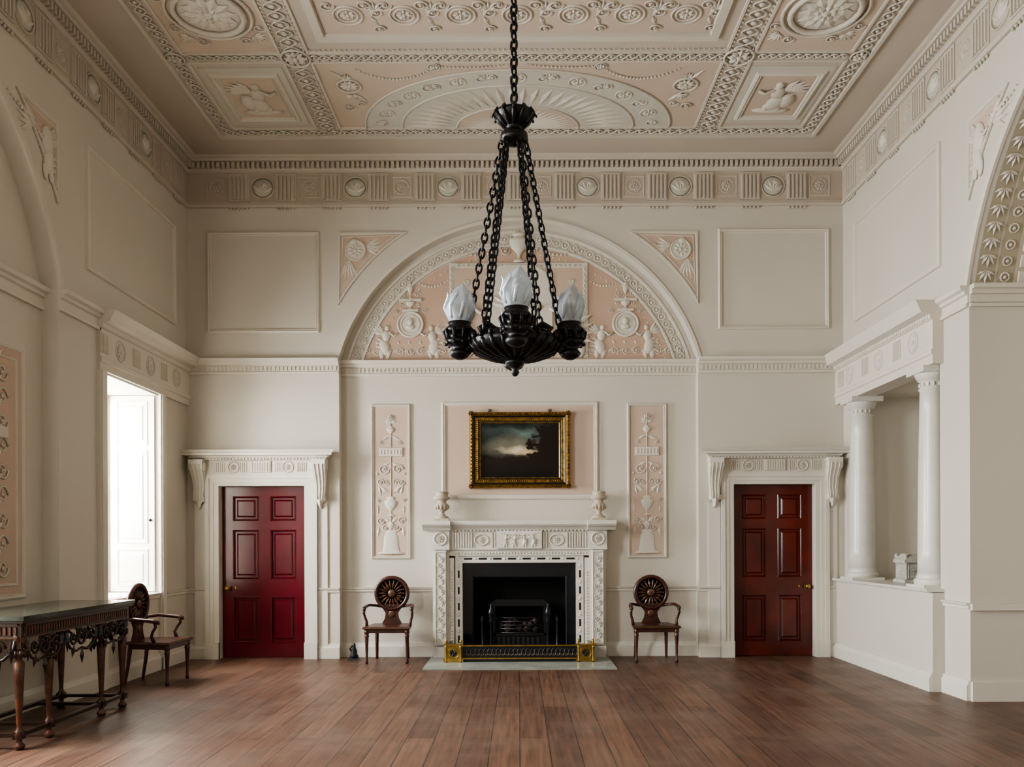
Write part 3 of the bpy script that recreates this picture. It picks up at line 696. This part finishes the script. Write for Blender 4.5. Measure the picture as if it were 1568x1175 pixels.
# ============================================================ DOORS
def door(name,D,m,knob,sg):
    b=MB(name,'B'); u0,u1=D; u0+=.003; u1-=.003; W=-.10; z1=DT-.003
    st=.13; mid=(u0+u1)/2
    b.box(u0,u1,.005,z1,W-.05,W-.0201,m)
    L=[(bz(985),bz(913)),(bz(886),bz(810)),(bz(796),bz(758))]
    zz=[.005]+[x for p in L for x in p]+[z1]
    for i in range(0,8,2): b.box(u0,u1,zz[i],zz[i+1],W-.02,W,m)
    for a,c in L:
        b.box(u0,u0+st,a,c,W-.02,W,m); b.box(u1-st,u1,a,c,W-.02,W,m); b.box(mid-.07,mid+.07,a,c,W-.02,W,m)
        for x0,x1 in ((u0+st,mid-.07),(mid+.07,u1-st)):
            b.rect(x0+.01,x1-.01,a+.01,c-.01,.025,W-.01,.018,m)
            b.box(x0+.045,x1-.045,a+.045,c-.045,W-.02,W-.004,m,.02)
    ku=u0+.07 if knob<0 else u1-.07
    kz=bz(900)
    b.box(ku-.03,ku+.03,kz-.03,kz+.03,W,W+.008,BRASS)
    b.lathe(ku,kz,W,[(0,0),(.02,0),(.012,.03),(.03,.045),(.033,.06),(.02,.075),(0,.078)],BRASS,'w',14)
    b.ell(ku-knob*.09,kz,W+.005,.014,.022,.006,BRASS)
    return b.done()
door('door_1',DL,REDL,-1,0); door('door_2',DR,REDR,1,0)
def doorcase(name,D,cL,cR):
    b=MB(name,'B'); u0,u1=D; zt=DT
    aw=.16; hz=zt+aw-.02
    for x0,x1,s in ((u0-aw,u0,1),(u1,u1+aw,-1)):
        b.box(x0,x1,0.0,zt,0,.03,PAINTW)
        a,c=(x0,x0+.05) if s>0 else (x1-.05,x1); b.box(a,c,.2,zt+.09,.0,.055,PAINTW)
        a,c=(x0+.05,x0+.10) if s>0 else (x1-.10,x1-.05); b.box(a,c,.2,zt+.04,.0,.04,PAINTW)
        b.box(x0-.002,x1,0,.2,.0,.062,PAINTW)
    b.box(u0-aw,u1+aw,zt,hz,0,.03,PAINTW); b.box(u0-aw,u1+aw,zt+.09,hz,.0,.0555,PAINTW); b.box(u0-aw+.05,u1+aw-.05,zt+.04,zt+.09,.0,.0405,PAINTW)
    z0=hz; z1=bz(704)
    b.box(cL+.09,cR-.09,z0,z1,0,.05,ORN)
    mid=(u0+u1)/2
    b.box(mid-.13,mid+.13,z0+.02,z1-.01,.05,.065,ORN,.004)
    for q in range(8): b.box(mid-.11+q*.03,mid-.095+q*.03,z0+.03,z1-.03,.065,.072,ORN)
    for s in (-1,1):
        b.ring(mid+s*.33,(z0+z1)/2,.065,.065,.008,.055,ORN); b.rosette(mid+s*.33,(z0+z1)/2,.05,.052,ORN,ring=False)
        for rr in (.17,.44): 
            for q in range(5): b.box(mid+s*(rr+q*.025),mid+s*(rr+q*.025+.012),z0+.03,z1-.03,.05,.058,ORN)
    hh=bz(690)
    zc=z1
    prof=[(0,zc),(.09,zc),(.10,zc+.02),(.12,zc+.025),(.13,zc+.045),(.19,zc+.05),(.19,zc+.075),(.21,zc+.085),(.23,hh),(0,hh)]
    n=len(prof); vs=[]
    for o,v in prof: vs.append((cL-max(0,o-.1)+.08,v,o))
    for o,v in prof: vs.append((cR+max(0,o-.1)-.08,v,o))
    b.add(vs,[(i,(i+1)%n,n+(i+1)%n,n+i) for i in range(n)]+[tuple(range(n)),tuple(reversed(range(n,2*n)))],PAINTW)
    for q in range(int((cR-cL-.2)/.04)): b.box(cL+.1+q*.04,cL+.12+q*.04,zc+.002,zc+.02,.09,.11,ORN)
    for c in (cL+.155,cR-.155):
        zb=bz(768); H=z1-zb-.001
        side=[(0,z1-.001),(.19,z1-.001),(.19,z1-.06),(.17,z1-.12),(.12,z1-.2),(.09,z1-.28),(.08,z1-.36),(.10,z1-.42),(.095,zb+.03),(.06,zb),(0,zb)]
        n=len(side)
        def wd(v): return .05+.035*((v-zb)/H)
        vs=[(c-wd(v),v,o) for o,v in side]+[(c+wd(v),v,o) for o,v in side]
        b.add(vs,[(i,(i+1)%n,n+(i+1)%n,n+i) for i in range(n)],PAINTW)
        for base_ in (0,n):
            vv=vs[base_:base_+n]; tr=tessellate_polygon([[Vector((p[2],p[1],0)) for p in vv]]); b.add(vv,tr,PAINTW)
        for k in (-1,0,1): b.tube([(c+k*wd(v)*.6,v,o+.004) for o,v in side[2:9]],.008,ORN,seg=5)
        b.leaf(c,zb+.08,-pi/2,.16,.08,.03,.07,ORN); b.ell(c,zb-.05,.03,.02,.04,.02,ORN)
        b.lathe(c-.095,z1-.08,.12,[(0,0),(.05,0),(.05,.19),(0,.19)],PAINTW,'u',16) ; b.lathe(c-.07,zb+.04,.06,[(0,0),(.035,0),(.035,.14),(0,.14)],PAINTW,'u',14)
        b.box(c-.075,c+.075,0,zb-.02,0,.02,PAINTW)
    return b.done()
doorcase('trim_10',DL,XL+.01+.0,bx(512)-.0); doorcase('trim_11',DR,bx(1074),XR-.01)

# ============================================================ FIREPLACE
b=MB('fireplace_mantel','B'); w0=RW; 
zt=bz(812,.1); zf=bz(842,.08)
for s in (-1,1):
    def S(a,c): return tuple(sorted((s*a,s*c)))
    a,c=S(.86,1.06); b.box(a,c,0,zf,w0,.0,MARB)
    a,c=S(.885,1.035); b.box(a,c,.16,zf,0,.045,MARB,.006); a,c=S(.87,1.062); b.box(a,c,0,.15,w0,.065,MARB,.006)
    um=s*.96
    for k in range(16):
        z=.22+k*.066; b.scroll(um+(.022 if k%2 else -.022),z,.032,1 if k%2 else -1,ORN,.048,t=.006); b.leaf(um,z+.02,pi/2+(.8 if k%2 else -.8),.06,.025,.014,.046,ORN)
    b.rect(um-.06,um+.06,.19,zf-.03,.014,.045,.012,ORN)
    a,c=S(.85,1.07); b.box(a,c,zf-.0,zf+.03,w0,.06,MARB); b.box(a,c,zf+.03,zt,w0,.055,MARB)
    b.ring(um,(zf+.03+zt)/2,.075,.075,.012,.06,ORN); b.rosette(um,(zf+.03+zt)/2,.06,.056,ORN,n=10,ring=False,h=.02)
    a,c=S(.80,.86); b.box(a,c,0,zf-.1,w0,-.021,MARB); 
    for k in range(26): b.ell(s*.83,.1+k*.038,-.02,.016,.014,.012,ORN,seg=6,rings=4)
    a,c=S(.70,.79); b.box(a,c,0,bz(862),w0,-.045,MARB)
    for k in range(5):
        z=.18+k*.2; a,c=S(.735,.757); b.box(a,c,z,z+.09,-.045,-.043,SLATE); b.ell(s*.746,z+.145,-.045,.016,.03,.008,ORN)
b.box(-.86,.86,bz(851),zf+.01,w0,-.02,MARB)
b.beads((-.84,zf-.045),(.84,zf-.045),.038,.013,ORN,-.02)
b.box(-.79,.79,bz(862),bz(850),w0,-.0445,MARB)
for k in range(8):
    u=-.63+k*.18; b.box(u-.05,u+.05,bz(862)+.038,bz(850)-.036,-.045,-.042,SLATE); b.ell(u+.09,bz(856),-.045,.02,.016,.008,ORN)
b.box(-.86,.86,zf,zt,w0,.01,MARB)
b.box(-.28,.28,zf+.01,zt,.01,.05,MARB,.004)
for k in (-.16,-.05,.06,.17): b.figure(k,zf+.035,.16,1 if k<0 else -1,ORN,.052,wing=False)
b.festoon(-.22,zt-.04,.22,zt-.04,.02,ORN,.055,12,.008)
for s in (-1,1):
    b.ring(s*.46,(zf+zt)/2,.085,.065,.008,.018,ORN); b.rosette(s*.46,(zf+zt)/2,.055,.012,ORN,ring=False)
    for q in range(8): 
        for r0 in (.585,.30):
            if r0==.30 and q>1: continue
            u=s*(r0+q*.032); b.box(u-.009,u+.009,zf+.03,zt-.03,.01,.028,ORN)
def shelf(a,c,w,z0,z1,zm):
    hext(b,a,c,w0,[(0,z0),(w-w0-.09,z0),(w-w0-.07,z0+.02),(w-w0-.06,z0+.03),(w-w0-.02,z0+.05),(w-w0,zm),(w-w0,z1),(0,z1)],MARB)
shelf(-.88,.88,.14,zt+.001,zt+.114,zt+.07)
for s in (-1,1): a,c=sorted((s*.83,s*1.17)); shelf(a,c,.20,zt,zt+.115,zt+.07)
pts,_,_=b.line((-.84,0),(.84,0),.045)
for p in pts: b.box(p.x-.012,p.x+.012,zt-.01,zt+.018,.01,.055,ORN)
b.done()
SH=zt+.115
for i,px in enumerate((677,917)):
    b=MB('mantel_vase' if i==0 else 'mantel_vase.001')
    P=[(0,0),(.085,0),(.085,.05),(.06,.06),(.035,.085),(.03,.11),(.06,.13),(.075,.16),(.08,.20),(.06,.215),(.05,.235),(.065,.25),(.10,.27),(.105,.29),(.08,.30),(.075,.335),(.09,.345),(.06,.36),(0,.365)]
    b.lathe(0,0,0,P,STONE,'w',28)
    b.box(-.09,.09,-.09,.09,0,.03,STONE)
    for k in range(12): a=2*pi*k/12; b.ell(.078*cos(a),.078*sin(a),.17,.014,.014,.03,STONE,seg=6,rings=4)
    b.done(loc=(bx(px,.0),-.02,SH))

b=MB('fireplace_grate','B')
zt2=bz(863)
b.box(-.695,-.575,0.016,bz(884),w0,w0+.02,SLATE); b.box(.575,.695,0.016,bz(884),w0,w0+.02,SLATE); b.box(-.695,.695,bz(884),zt2,w0,w0+.02,SLATE)
b.rect(-.575,.575,.02,bz(884),.02,w0+.015,.015,STEEL)
for z in (.30,.345,.39,.435,.48): b.tube([(-.30,z,w0+.03),(0,z,w0+.06),(.30,z,w0+.03)],.007,STEEL,seg=5)
for k in range(-10,11): b.tube([(k*.03,.28,w0+.0),(k*.03,.28,w0-.28)],.006,STEEL,seg=5)
for s in (-1,1):
    b.box(s*.30,s*.33,0.016,.62,w0-.02,w0+.05,BLACK); b.box(s*.30,s*.33,.25,.6,w0-.3,w0-.02,BLACK)
    b.lathe(s*.35,0.02,w0+.07,[(0,0),(.05,0),(.03,.03),(.018,.08),(.018,.4),(.03,.43),(.02,.46),(.035,.5),(.04,.54),(.02,.58),(.012,.62),(0,.64)],BLACK,'v',14)
    b.lathe(s*.46,0.02,w0+.05,[(0,0),(.03,0),(.012,.03),(.012,.42),(.022,.44),(0,.5)],STEEL,'v',10)
b.box(-.30,.30,.02,.26,w0-.1,w0+.02,BLACK)
for k in range(9): b.box(-.27+k*.06,-.24+k*.06,.05,.24,w0+.02,w0+.028,STEEL)
b.box(-.33,.33,.26,.29,w0-.28,w0+.05,BLACK)
b.prism([(-.40,.62),(.40,.62),(.30,.70),(-.30,.70)],w0-.25,w0-.05,BLACK)
for k in range(40): b.ell(random.uniform(-.25,.25),random.uniform(.32,.43),w0-random.uniform(.0,.22),.045,.035,.04,COAL,rot=random.random()*3,seg=6,rings=4)
b.done()
b=MB('fireplace_fender','B'); f=.42; z0=.016
u0,u1=-.86,.86
b.box(u0,u1,z0,z0+.03,f-.02,f+.03,BLACK); b.box(u0,u1,.193,.210,f-.008,f+.014,BRASS); b.box(u0,u1,z0+.028,z0+.045,f-.015,f+.028,BRASS)
for s in (-1,1):
    b.box(s*.83,s*.86,z0,z0+.03,-.0,f-.02,BLACK); b.box(s*.835,s*.855,.19,.21,.0,f,BRASS); b.box(s*.84,s*.85,.05,.19,0,f,BLACK)
    a,c=sorted((s*.67,s*.88)); b.box(a,c,z0+.03,.20,f-.0,f+.045,BRASS,.004); b.box(a-.01,c+.01,.20,.222,f-.02,f+.055,BRASS); b.box(a-.01,c+.01,z0-.001,z0+.045,f-.022,f+.055,BRASS)
    m_=(a+c)/2; b.rosette(m_,.12,.06,f+.046,BLACK,n=10,h=.008,ring=False); b.ring(m_,.12,.065,.065,.006,f+.046,BRASS)
    for e in (a+.02,c-.02):
        b.lathe(e,.222,f+.02,[(0,0),(.018,0),(.008,.012),(.02,.03),(.012,.05),(0,.062)],BRASS,'v',12)
        b.lathe(e,0.016,f+.06,[(0,0),(.016,0),(.01,.02),(.01,.17),(.016,.19),(0,.19)],BRASS,'v',10)
b.box(-.67,.67,.06,.19,f-.004,f+.004,BLACK)
for k in range(27):
    u=-.65+k*.05; b.ring(u,.125,.024,.045,.004,f+.008,STEEL,n=10); 
b.beads((-.66,.10),(.66,.10),.025,.006,BRASS,f+.008)
b.done()
b=MB('hearth_slab','B'); b.fr('I'); b.box(-1.08,1.08,-.98,.15,.0,.015,MARBG); b.box(-.6,.6,.15,.6,.0,.012,SOOT); b.done()

# ============================================================ PAINTING
b=MB('landscape_painting','B'); w=RW+.007
x0,x1,z0,z1=bx(720,RW),bx(873,RW),bz(748,RW),bz(632,RW)
prof=[(0,w),(0,w+.05),(.012,w+.07),(.03,w+.075),(.045,w+.055),(.07,w+.045),(.085,w+.04),(.10,w+.045),(.11,w+.03),(.125,w+.028),(.135,w+.02),(.14,w)]
b.mould([(x0,z0),(x1,z0),(x1,z1),(x0,z1)],prof,GOLD)
b.mould([(x0,z0),(x1,z0),(x1,z1),(x0,z1)],[(.112,w+.0305),(.124,w+.0295)],BRONZE); b.mould([(x0,z0),(x1,z0),(x1,z1),(x0,z1)],[(.047,w+.056),(.068,w+.047)],BRONZE)
b.leaves((x0+.02,z0+.022),(x1-.02,z0+.022),.045,.04,GOLD,w+.072,h=.012); b.leaves((x0+.02,z1-.022),(x1-.02,z1-.022),.045,.04,GOLD,w+.072,h=.012)
b.leaves((x0+.022,z0),(x0+.022,z1),.045,.04,GOLD,w+.072,h=.012); b.leaves((x1-.022,z0),(x1-.022,z1),.045,.04,GOLD,w+.072,h=.012)
for p,q in (((x0+.09,z0+.09),(x1-.09,z0+.09)),((x0+.09,z1-.09),(x1-.09,z1-.09)),((x0+.09,z0+.09),(x0+.09,z1-.09)),((x1-.09,z0+.09),(x1-.09,z1-.09))): b.beads(p,q,.025,.009,GOLD,w+.042)
for uu in (x0+.02,x1-.02):
    for vv in (z0+.02,z1-.02): b.rosette(uu,vv,.05,w+.072,GOLD,n=8,h=.02,ring=False)
for uu in (x0+.25,x1-.25): b.scroll(uu,z1+.015,.025,1,BRONZE,w+.02,t=.005)
root=b.done()
b=MB('canvas','B'); b.box(x0+.13,x1-.13,z0+.13,z1-.13,w,w+.012,PAINTING); c=b.done(parent=root)

# ============================================================ CHAIRS
def chair_mesh():
    b=MB('hall_armchair'); M=CHAIRM; LM=CHAIRL
    seat=[(-.27,-.24),(.27,-.24),(.265,-.1),(.21,.22),(-.21,.22),(-.265,-.1)]
    b.prism(seat,.405,.435,M); b.prism([(x*.93,y*.93) for x,y in seat],.36,.405,M)
    b.mould(seat,[(-.008,.41),(-.012,.42),(-.008,.43)],LM)
    for s in (-1,1):
        b.lathe(s*.235,-.205,0,[(0,0),(.016,0),(.02,.03),(.014,.05),(.018,.2),(.024,.31),(.03,.33),(.022,.34),(.03,.36),(.03,.41),(0,.41)],M,'w',12)
        b.tube([(s*.19,.25,0.0),(s*.185,.215,.2),(s*.18,.19,.41)],[.016,.02,.024],M,seg=4,sm=False)
        b.tube([(s*.13,.205,.64),(s*.2,.19,.655),(s*.262,.11,.665),(s*.28,0,.655),(s*.283,-.09,.645),(s*.28,-.135,.635),(s*.278,-.145,.615)],[.016,.017,.018,.019,.022,.022,.012],M,seg=8)
        b.tube([(s*.278,-.10,.635),(s*.285,-.115,.59),(s*.278,-.08,.54),(s*.262,-.06,.49),(s*.255,-.085,.43)],[.018,.016,.014,.016,.02],M,seg=8)
    b.fr(((0,.205,0),(1,0,0),(0,0,1),(0,-1,0)))
    c=.80
    b.prism([(-.12,.43),(.12,.43),(.085,.50),(.075,.56),(.10,.60),(.15,.67),(-.15,.67),(-.10,.60),(-.075,.56),(-.085,.50)],-.015,.015,M)
    b.prism(arcpts(0,c,.2,0,2*pi,36)[:-1],-.012,.008,M)
    b.lathe(0,c,0,[(.168,.008),(.172,.026),(.195,.03),(.212,.022),(.216,0),(.21,-.018),(.17,-.015)],M,'w',36)
    for k in range(18):
        a=2*pi*k/18; b.leaf(cos(a)*.05,sin(a)*.05+c,a,.115,.032,.016,.008,LM); b.ell(cos(a)*.15,c+sin(a)*.15,.01,.012,.012,.01,LM,seg=6,rings=4)
    b.lathe(0,c,0,[(0,.028),(.02,.028),(.045,.02),(.05,.008)],LM,'w',20)
    b.ell(0,.55,.015,.045,.05,.012,LM)
    return b
cb_=chair_mesh()
o=cb_.done(loc=(-1.55,-.28,0)); me=o.data
def inst(name,loc,rz):
    q=bpy.data.objects.new(name,me); bpy.context.collection.objects.link(q); q.location=loc; q.rotation_euler=(0,0,rz); return q
inst('hall_armchair.001',(1.60,-.28,0),0); inst('hall_armchair.002',(-3.70,-1.72,0),radians(88))

# ============================================================ CONSOLE TABLE
b=MB('console_table'); 
x0,x1,y0,y1=-4.04,-3.40,-4.60,-2.98
H=.925
b.box(x0-.0,x1+.03,y0-.03,y1+.03,H-.028,H,TABTOP)
b.box(x0,x1+.015,y0-.015,y1+.015,H-.05,H-.028,TABM); b.box(x0+.02,x1-.01,y0+.01,y1-.01,H-.15,H-.05,TABM)
b.fr(((x1-.01,0,0),(0,1,0),(0,0,1),(1,0,0)))
def apron(b,u0,u1):
    L=u1-u0
    n=max(1,int(round((u1-u0)/.5))); st=(u1-u0)/n
    for z in (H-.15,H-.06): b.box(u0,u1,z-.006,z+.006,0,.012,TABL)
    pts,_,_=b.line((u0,0),(u1,0),.035)
    for p in pts: b.box(p.x-.010,p.x+.010,H-.135,H-.075,0,.010,TABL,.003)
    for i in range(n):
        c=u0+st*(i+.5); h=st*.46
        for s in (-1,1):
            b.tube([(c+s*h,H-.17,0),(c+s*h*.95,H-.24,0),(c+s*h*.7,H-.30,0),(c+s*h*.35,H-.33,0),(c,H-.315,0)],.011,TABM,seg=6)
            b.scroll(c+s*h*.55,H-.225,.055,s,TABM,0,t=.012); b.scroll(c+s*h*.2,H-.19,.04,-s,TABM,0,t=.010)
            b.leaf(c+s*h*.9,H-.16,-pi/2,.17,.06,.02,0,TABM); b.leaf(c+s*h*.5,H-.28,-pi/2+s*.3,.10,.045,.02,0,TABM)
        b.ring(c,H-.225,.055,.055,.012,0,TABM,n=16); b.leaf(c,H-.30,-pi/2,.14,.06,.02,0,TABM); b.rosette(c,H-.225,.04,0,TABM,n=6,ring=False)
apron(b,y0+.04,y1-.04)
b.fr(((0,y0+.01,0),(1,0,0),(0,0,1),(0,-1,0))); apron(b,x0+.04,x1-.03); 
b.fr(((0,y1-.01,0),(-1,0,0),(0,0,1),(0,1,0))); apron(b,-x1+.03,-x0-.04)
b.fr('I')
def leg(x,y):
    P=[(0,0),(.02,0),(.034,.015),(.034,.03),(.018,.05),(.016,.07),(.032,.08),(.036,.11),(.03,.13),(.015,.15),(.016,.17),(.03,.50),(.034,.60),(.02,.615),(.02,.63),(.042,.65),(.045,.67),(.025,.69),(.022,.70),(.04,.73),(.045,.75),(.045,.82),(0,.82)]
    b.lathe(x,y,0,P,TABL,'w',16,flute=8,fd=.08)
    b.box(x-.035,x+.035,y-.035,y+.035,.70,.78,TABM); b.box(x-.03,x+.03,y-.03,y+.03,.075,.125,TABM)
    for k in range(8):
        a=2*pi*k/8; b.ell(x+.04*cos(a),y+.04*sin(a),.66,.012,.012,.03,TABM,seg=6,rings=4)
xf=x1-.05; xb=x0+.06
ys=(y0+.05,y0+.42,y1-.42,y1-.05)
for y in ys: leg(xf,y)
leg(xb,ys[0]); leg(xb,ys[3])
b.box(xf-.02,xf+.02,ys[0],ys[3],.09,.115,TABM); b.box(xb-.02,xb+.02,ys[0],ys[3],.09,.115,TABM)
for y in ys: b.box(xb,xf,y-.02,y+.02,.089,.114,TABM)
b.done()

b=MB('iron_doorstop'); b.box(-.07,.07,-.05,.05,0,.03,BLACK,.01); b.lathe(0,0,.03,[(0,0),(.05,0),(.055,.02),(.035,.05),(.04,.08),(.02,.12),(.022,.14),(.012,.17),(0,.18)],BLACK,'w',14); b.tube([(-.03,0,.1),(-.05,0,.14),(-.01,0,.18)],.012,BLACK); b.done(loc=(bx(540,.2),-.14,0))

# ============================================================ CHANDELIER
b=MB('chandelier'); KX=-.02; KY=-5.4; D5=CD+KY
def kz(py,d=5.0): return EH+(CY-py)*d/F
def link(p,q,tw,r=.0055,wd=.015):
    p=Vector(p);q=Vector(q);d=(q-p);L=d.length;d.normalize()
    x=d.cross(Vector((0,1,0)) if abs(d.y)<.9 else Vector((1,0,0))); x.normalize(); y=x.cross(d)
    s=x*cos(tw)+y*sin(tw); c=(p+q)/2; h=L*.5+.007; pts=[]
    for i in range(12):
        a=2*pi*i/12; e=cos(a); 
        pts.append(tuple(c+d*(h*(abs(e)**.8)*(1 if e>0 else -1))+s*(wd*sin(a))))
    b.tube(pts,r,BRONZE,seg=6,closed=True)
def chain(p,q,pitch,r=.0055,wd=.015,sag=0):
    p=Vector(p);q=Vector(q);n=int(round((q-p).length/pitch)); tw0=random.random()
    for i in range(n):
        a=p+(q-p)*(i/n); c=p+(q-p)*((i+1)/n); link(a,c,tw0+(pi/2)*(i%2),r,wd)
zc=kz(165)
chain((KX,KY,CEIL-.12),(KX,KY,zc+.03),.052,.008,.02)
b.lathe(KX,KY,CEIL-.13,[(0,0),(.02,0),(.05,.03),(.09,.08),(.10,.13),(0,.13)],BRONZE,'w',24)
b.lathe(KX,KY,0,[(0,kz(165)+.04),(.012,kz(165)+.03),(.014,kz(166)),(.05,kz(167)),(.085,kz(170)),(.115,kz(174)),(.118,kz(178)),(.09,kz(186)),(.055,kz(194)),(.045,kz(199)),(.05,kz(203)),(.08,kz(206)),(.082,kz(215)),(.06,kz(219)),(.03,kz(223)),(0,kz(225))],BRONZE,'w',32,flute=0)
for k in range(12):
    a=2*pi*k/12; ca,sa=cos(a),sin(a)
    b.tube([(KX+.05*ca,KY+.05*sa,kz(195)),(KX+.09*ca,KY+.09*sa,kz(184)),(KX+.12*ca,KY+.12*sa,kz(174)),(KX+.132*ca,KY+.132*sa,kz(180))],[.012,.018,.015,.007],BRONZE,seg=6)
b.lathe(KX,KY,0,[(0,kz(577)),(.012,kz(576)),(.026,kz(571)),(.018,kz(566)),(.03,kz(563)),(.055,kz(558)),(.06,kz(553)),(.045,kz(551)),(.10,kz(549)),(.20,kz(543)),(.255,kz(535)),(.27,kz(526)),(.255,kz(521)),(.18,kz(524)),(.1,kz(515)),(.08,kz(500)),(.05,kz(492)),(0,kz(492))],BRONZE,'w',40)
for k in range(24):
    a=2*pi*k/24; ca,sa=cos(a),sin(a)
    b.tube([(KX+.06*ca,KY+.06*sa,kz(552)),(KX+.16*ca,KY+.16*sa,kz(547)),(KX+.235*ca,KY+.235*sa,kz(539)),(KX+.27*ca,KY+.27*sa,kz(528))],[.008,.012,.015,.012],BRONZE,seg=6)
    b.ell(KX+.272*ca,KY+.272*sa,kz(522),.016,.016,.022,BRONZE,seg=6,rings=4)
rl=.325
def shade(x,y,z,ph):
    seg=30; n=16; vs=[];H=.235
    for i in range(n+1):
        f=i/n
        r=.084*max(0.0,(1-((f-.45)/.55)**1.7)) if f>=.45 else .056+.028*sin(f/.45*pi/2)
        for j in range(seg):
            a=2*pi*j/seg; rr=r*(1+.09*cos(6*a+f*6+ph)+.03*sin(11*a-f*9))
            vs.append((x+rr*cos(a)+.02*f*f,y+rr*sin(a),z+H*f+.012*sin(5*a+ph+f*3)*f*(1-f)*2))
    fs=[(i*seg+j,i*seg+(j+1)%seg,(i+1)*seg+(j+1)%seg,(i+1)*seg+j) for i in range(n) for j in range(seg)]
    fs.append(tuple(reversed(range(seg))))
    b.add(vs,fs,GLASS,True)
    for k in range(7):
        a=2*pi*k/7+ph
        b.tube([(x+.062*cos(a),y+.062*sin(a),z+.02),(x+.086*cos(a+.25),y+.086*sin(a+.25),z+.09),(x+.068*cos(a+.6),y+.068*sin(a+.6),z+.15),(x+.082*cos(a+.75),y+.082*sin(a+.75),z+.172)],[.009,.013,.010,.003],GLASS,seg=6)
    b.lathe(x,y,z,[(0,0),(.014,0),(.014,.04),(.022,.07),(.020,.10),(.0,.12)],STONE,'w',12)
for k in range(4):
    a=-pi/2+k*pi/2+.03; x=KX+rl*cos(a); y=KY+rl*sin(a); zg=kz(495)
    b.lathe(x,y,zg-.215,[(0,0),(.02,.0),(.05,.015),(.066,.035),(.055,.05),(.045,.06),(.06,.075),(.085,.095),(.08,.11),(.055,.12),(.06,.14),(.083,.155),(.088,.17),(.075,.185),(.064,.2),(.069,.215),(0,.215)],BRONZE,'w',24)
    for q in range(10):
        c=2*pi*q/10; b.tube([(x+.05*cos(c),y+.05*sin(c),zg-.12),(x+.082*cos(c),y+.082*sin(c),zg-.09),(x+.092*cos(c),y+.092*sin(c),zg-.055),(x+.084*cos(c),y+.084*sin(c),zg-.04)],[.008,.012,.010,.005],BRONZE,seg=5)
        b.ell(x+.08*cos(c),y+.08*sin(c),zg-.125,.014,.014,.013,BRONZE,seg=6,rings=4)
    ca,sa=cos(a),sin(a)
    b.tube([(KX+.05*ca,KY+.05*sa,kz(512)),(KX+.14*ca,KY+.14*sa,kz(505)),(KX+.22*ca,KY+.22*sa,kz(520)),(KX+.28*ca,KY+.28*sa,kz(535)),(x,y,zg-.19)],[.03,.028,.03,.032,.03],BRONZE,seg=8)
    for q in (-1,1):
        e=a+q*.35; b.tube([(KX+.12*cos(e),KY+.12*sin(e),kz(508)),(KX+.17*cos(e),KY+.17*sin(e),kz(500)),(KX+.22*cos(e),KY+.22*sin(e),kz(508)),(KX+.2*cos(e),KY+.2*sin(e),kz(516))],[.016,.02,.018,.01],BRONZE,seg=6)
        e=a+q*.55; b.scroll(KX+.2*cos(e),KY+.2*sin(e),.04,q,BRONZE,kz(520),t=.012)
    shade(x,y,zg-.002,k*1.3)
ztop=kz(218)
ends=[(-.30,.02,470),(-.19,-.20,505),(-.19,.20,500),(.12,-.22,505),(.17,.2,500),(.28,-.02,470)]
for ex,ey,py in ends:
    chain((KX+ex*.24,KY+ey*.24,ztop),(KX+ex*.92,KY+ey*.92,kz(498)),.046,.0068,.017)
    b.ell(KX+ex*.24,KY+ey*.24,ztop+.005,.016,.016,.02,BRONZE)
    b.tube([(KX+ex*.92,KY+ey*.92,kz(498)),(KX+ex*.92,KY+ey*.92,kz(522))],.012,BRONZE)
b.done()

# ============================================================ LIGHTS
def area(name,loc,rot,sx,sy,e,col):
    l=bpy.data.lights.new(name,'AREA'); l.shape='RECTANGLE'; l.size=sx; l.size_y=sy; l.energy=e; l.color=col
    o=bpy.data.objects.new(name,l); bpy.context.collection.objects.link(o); o.location=loc; o.rotation_euler=rot; return o
DAY=(0.97,0.985,1.0)
def tilt(d): return (0,-(pi/2-radians(d)),0)
area('daylight_window_1',(XL-.95,-1.475,2.35),tilt(16),2.4,1.5,720,DAY)
area('daylight_window_2',(XL-1.0,-5.2,3.2),tilt(22),3.8,2.0,1080,DAY)
area('daylight_window_3',(XL-.95,-8.92,2.4),tilt(18),2.4,1.5,780,DAY)
area('front_fill_light',(-2.2,-YF+.05,2.0),(radians(80),0,radians(-6)),2.2,2.2,60,(1.0,.97,.93))  # added weak fill lamp inside the room; the front wall has no window
wd=bpy.data.worlds.new('World'); bpy.context.scene.world=wd; wd.use_nodes=True
bg=wd.node_tree.nodes['Background']; bg.inputs[0].default_value=(0.78,0.88,1,1); bg.inputs[1].default_value=2.0

# ============================================================ CAMERA
cam=bpy.data.cameras.new('camera'); co=bpy.data.objects.new('camera',cam); bpy.context.collection.objects.link(co)
cam.sensor_width=36; cam.lens=36*F/1568; cam.shift_x=-11/1568; cam.shift_y=(830-587.5)/1568; cam.clip_end=200
co.matrix_world=Matrix.Translation((0,-CD,EH)) @ Matrix.Rotation(pi/2,4,'X') @ Matrix.Rotation(radians(-.22),4,'Z')
bpy.context.scene.camera=co
vs=bpy.context.scene.view_settings
vs.view_transform='AgX'; vs.exposure=0.05
try: vs.look='AgX - Medium High Contrast'
except Exception as e: print(e)
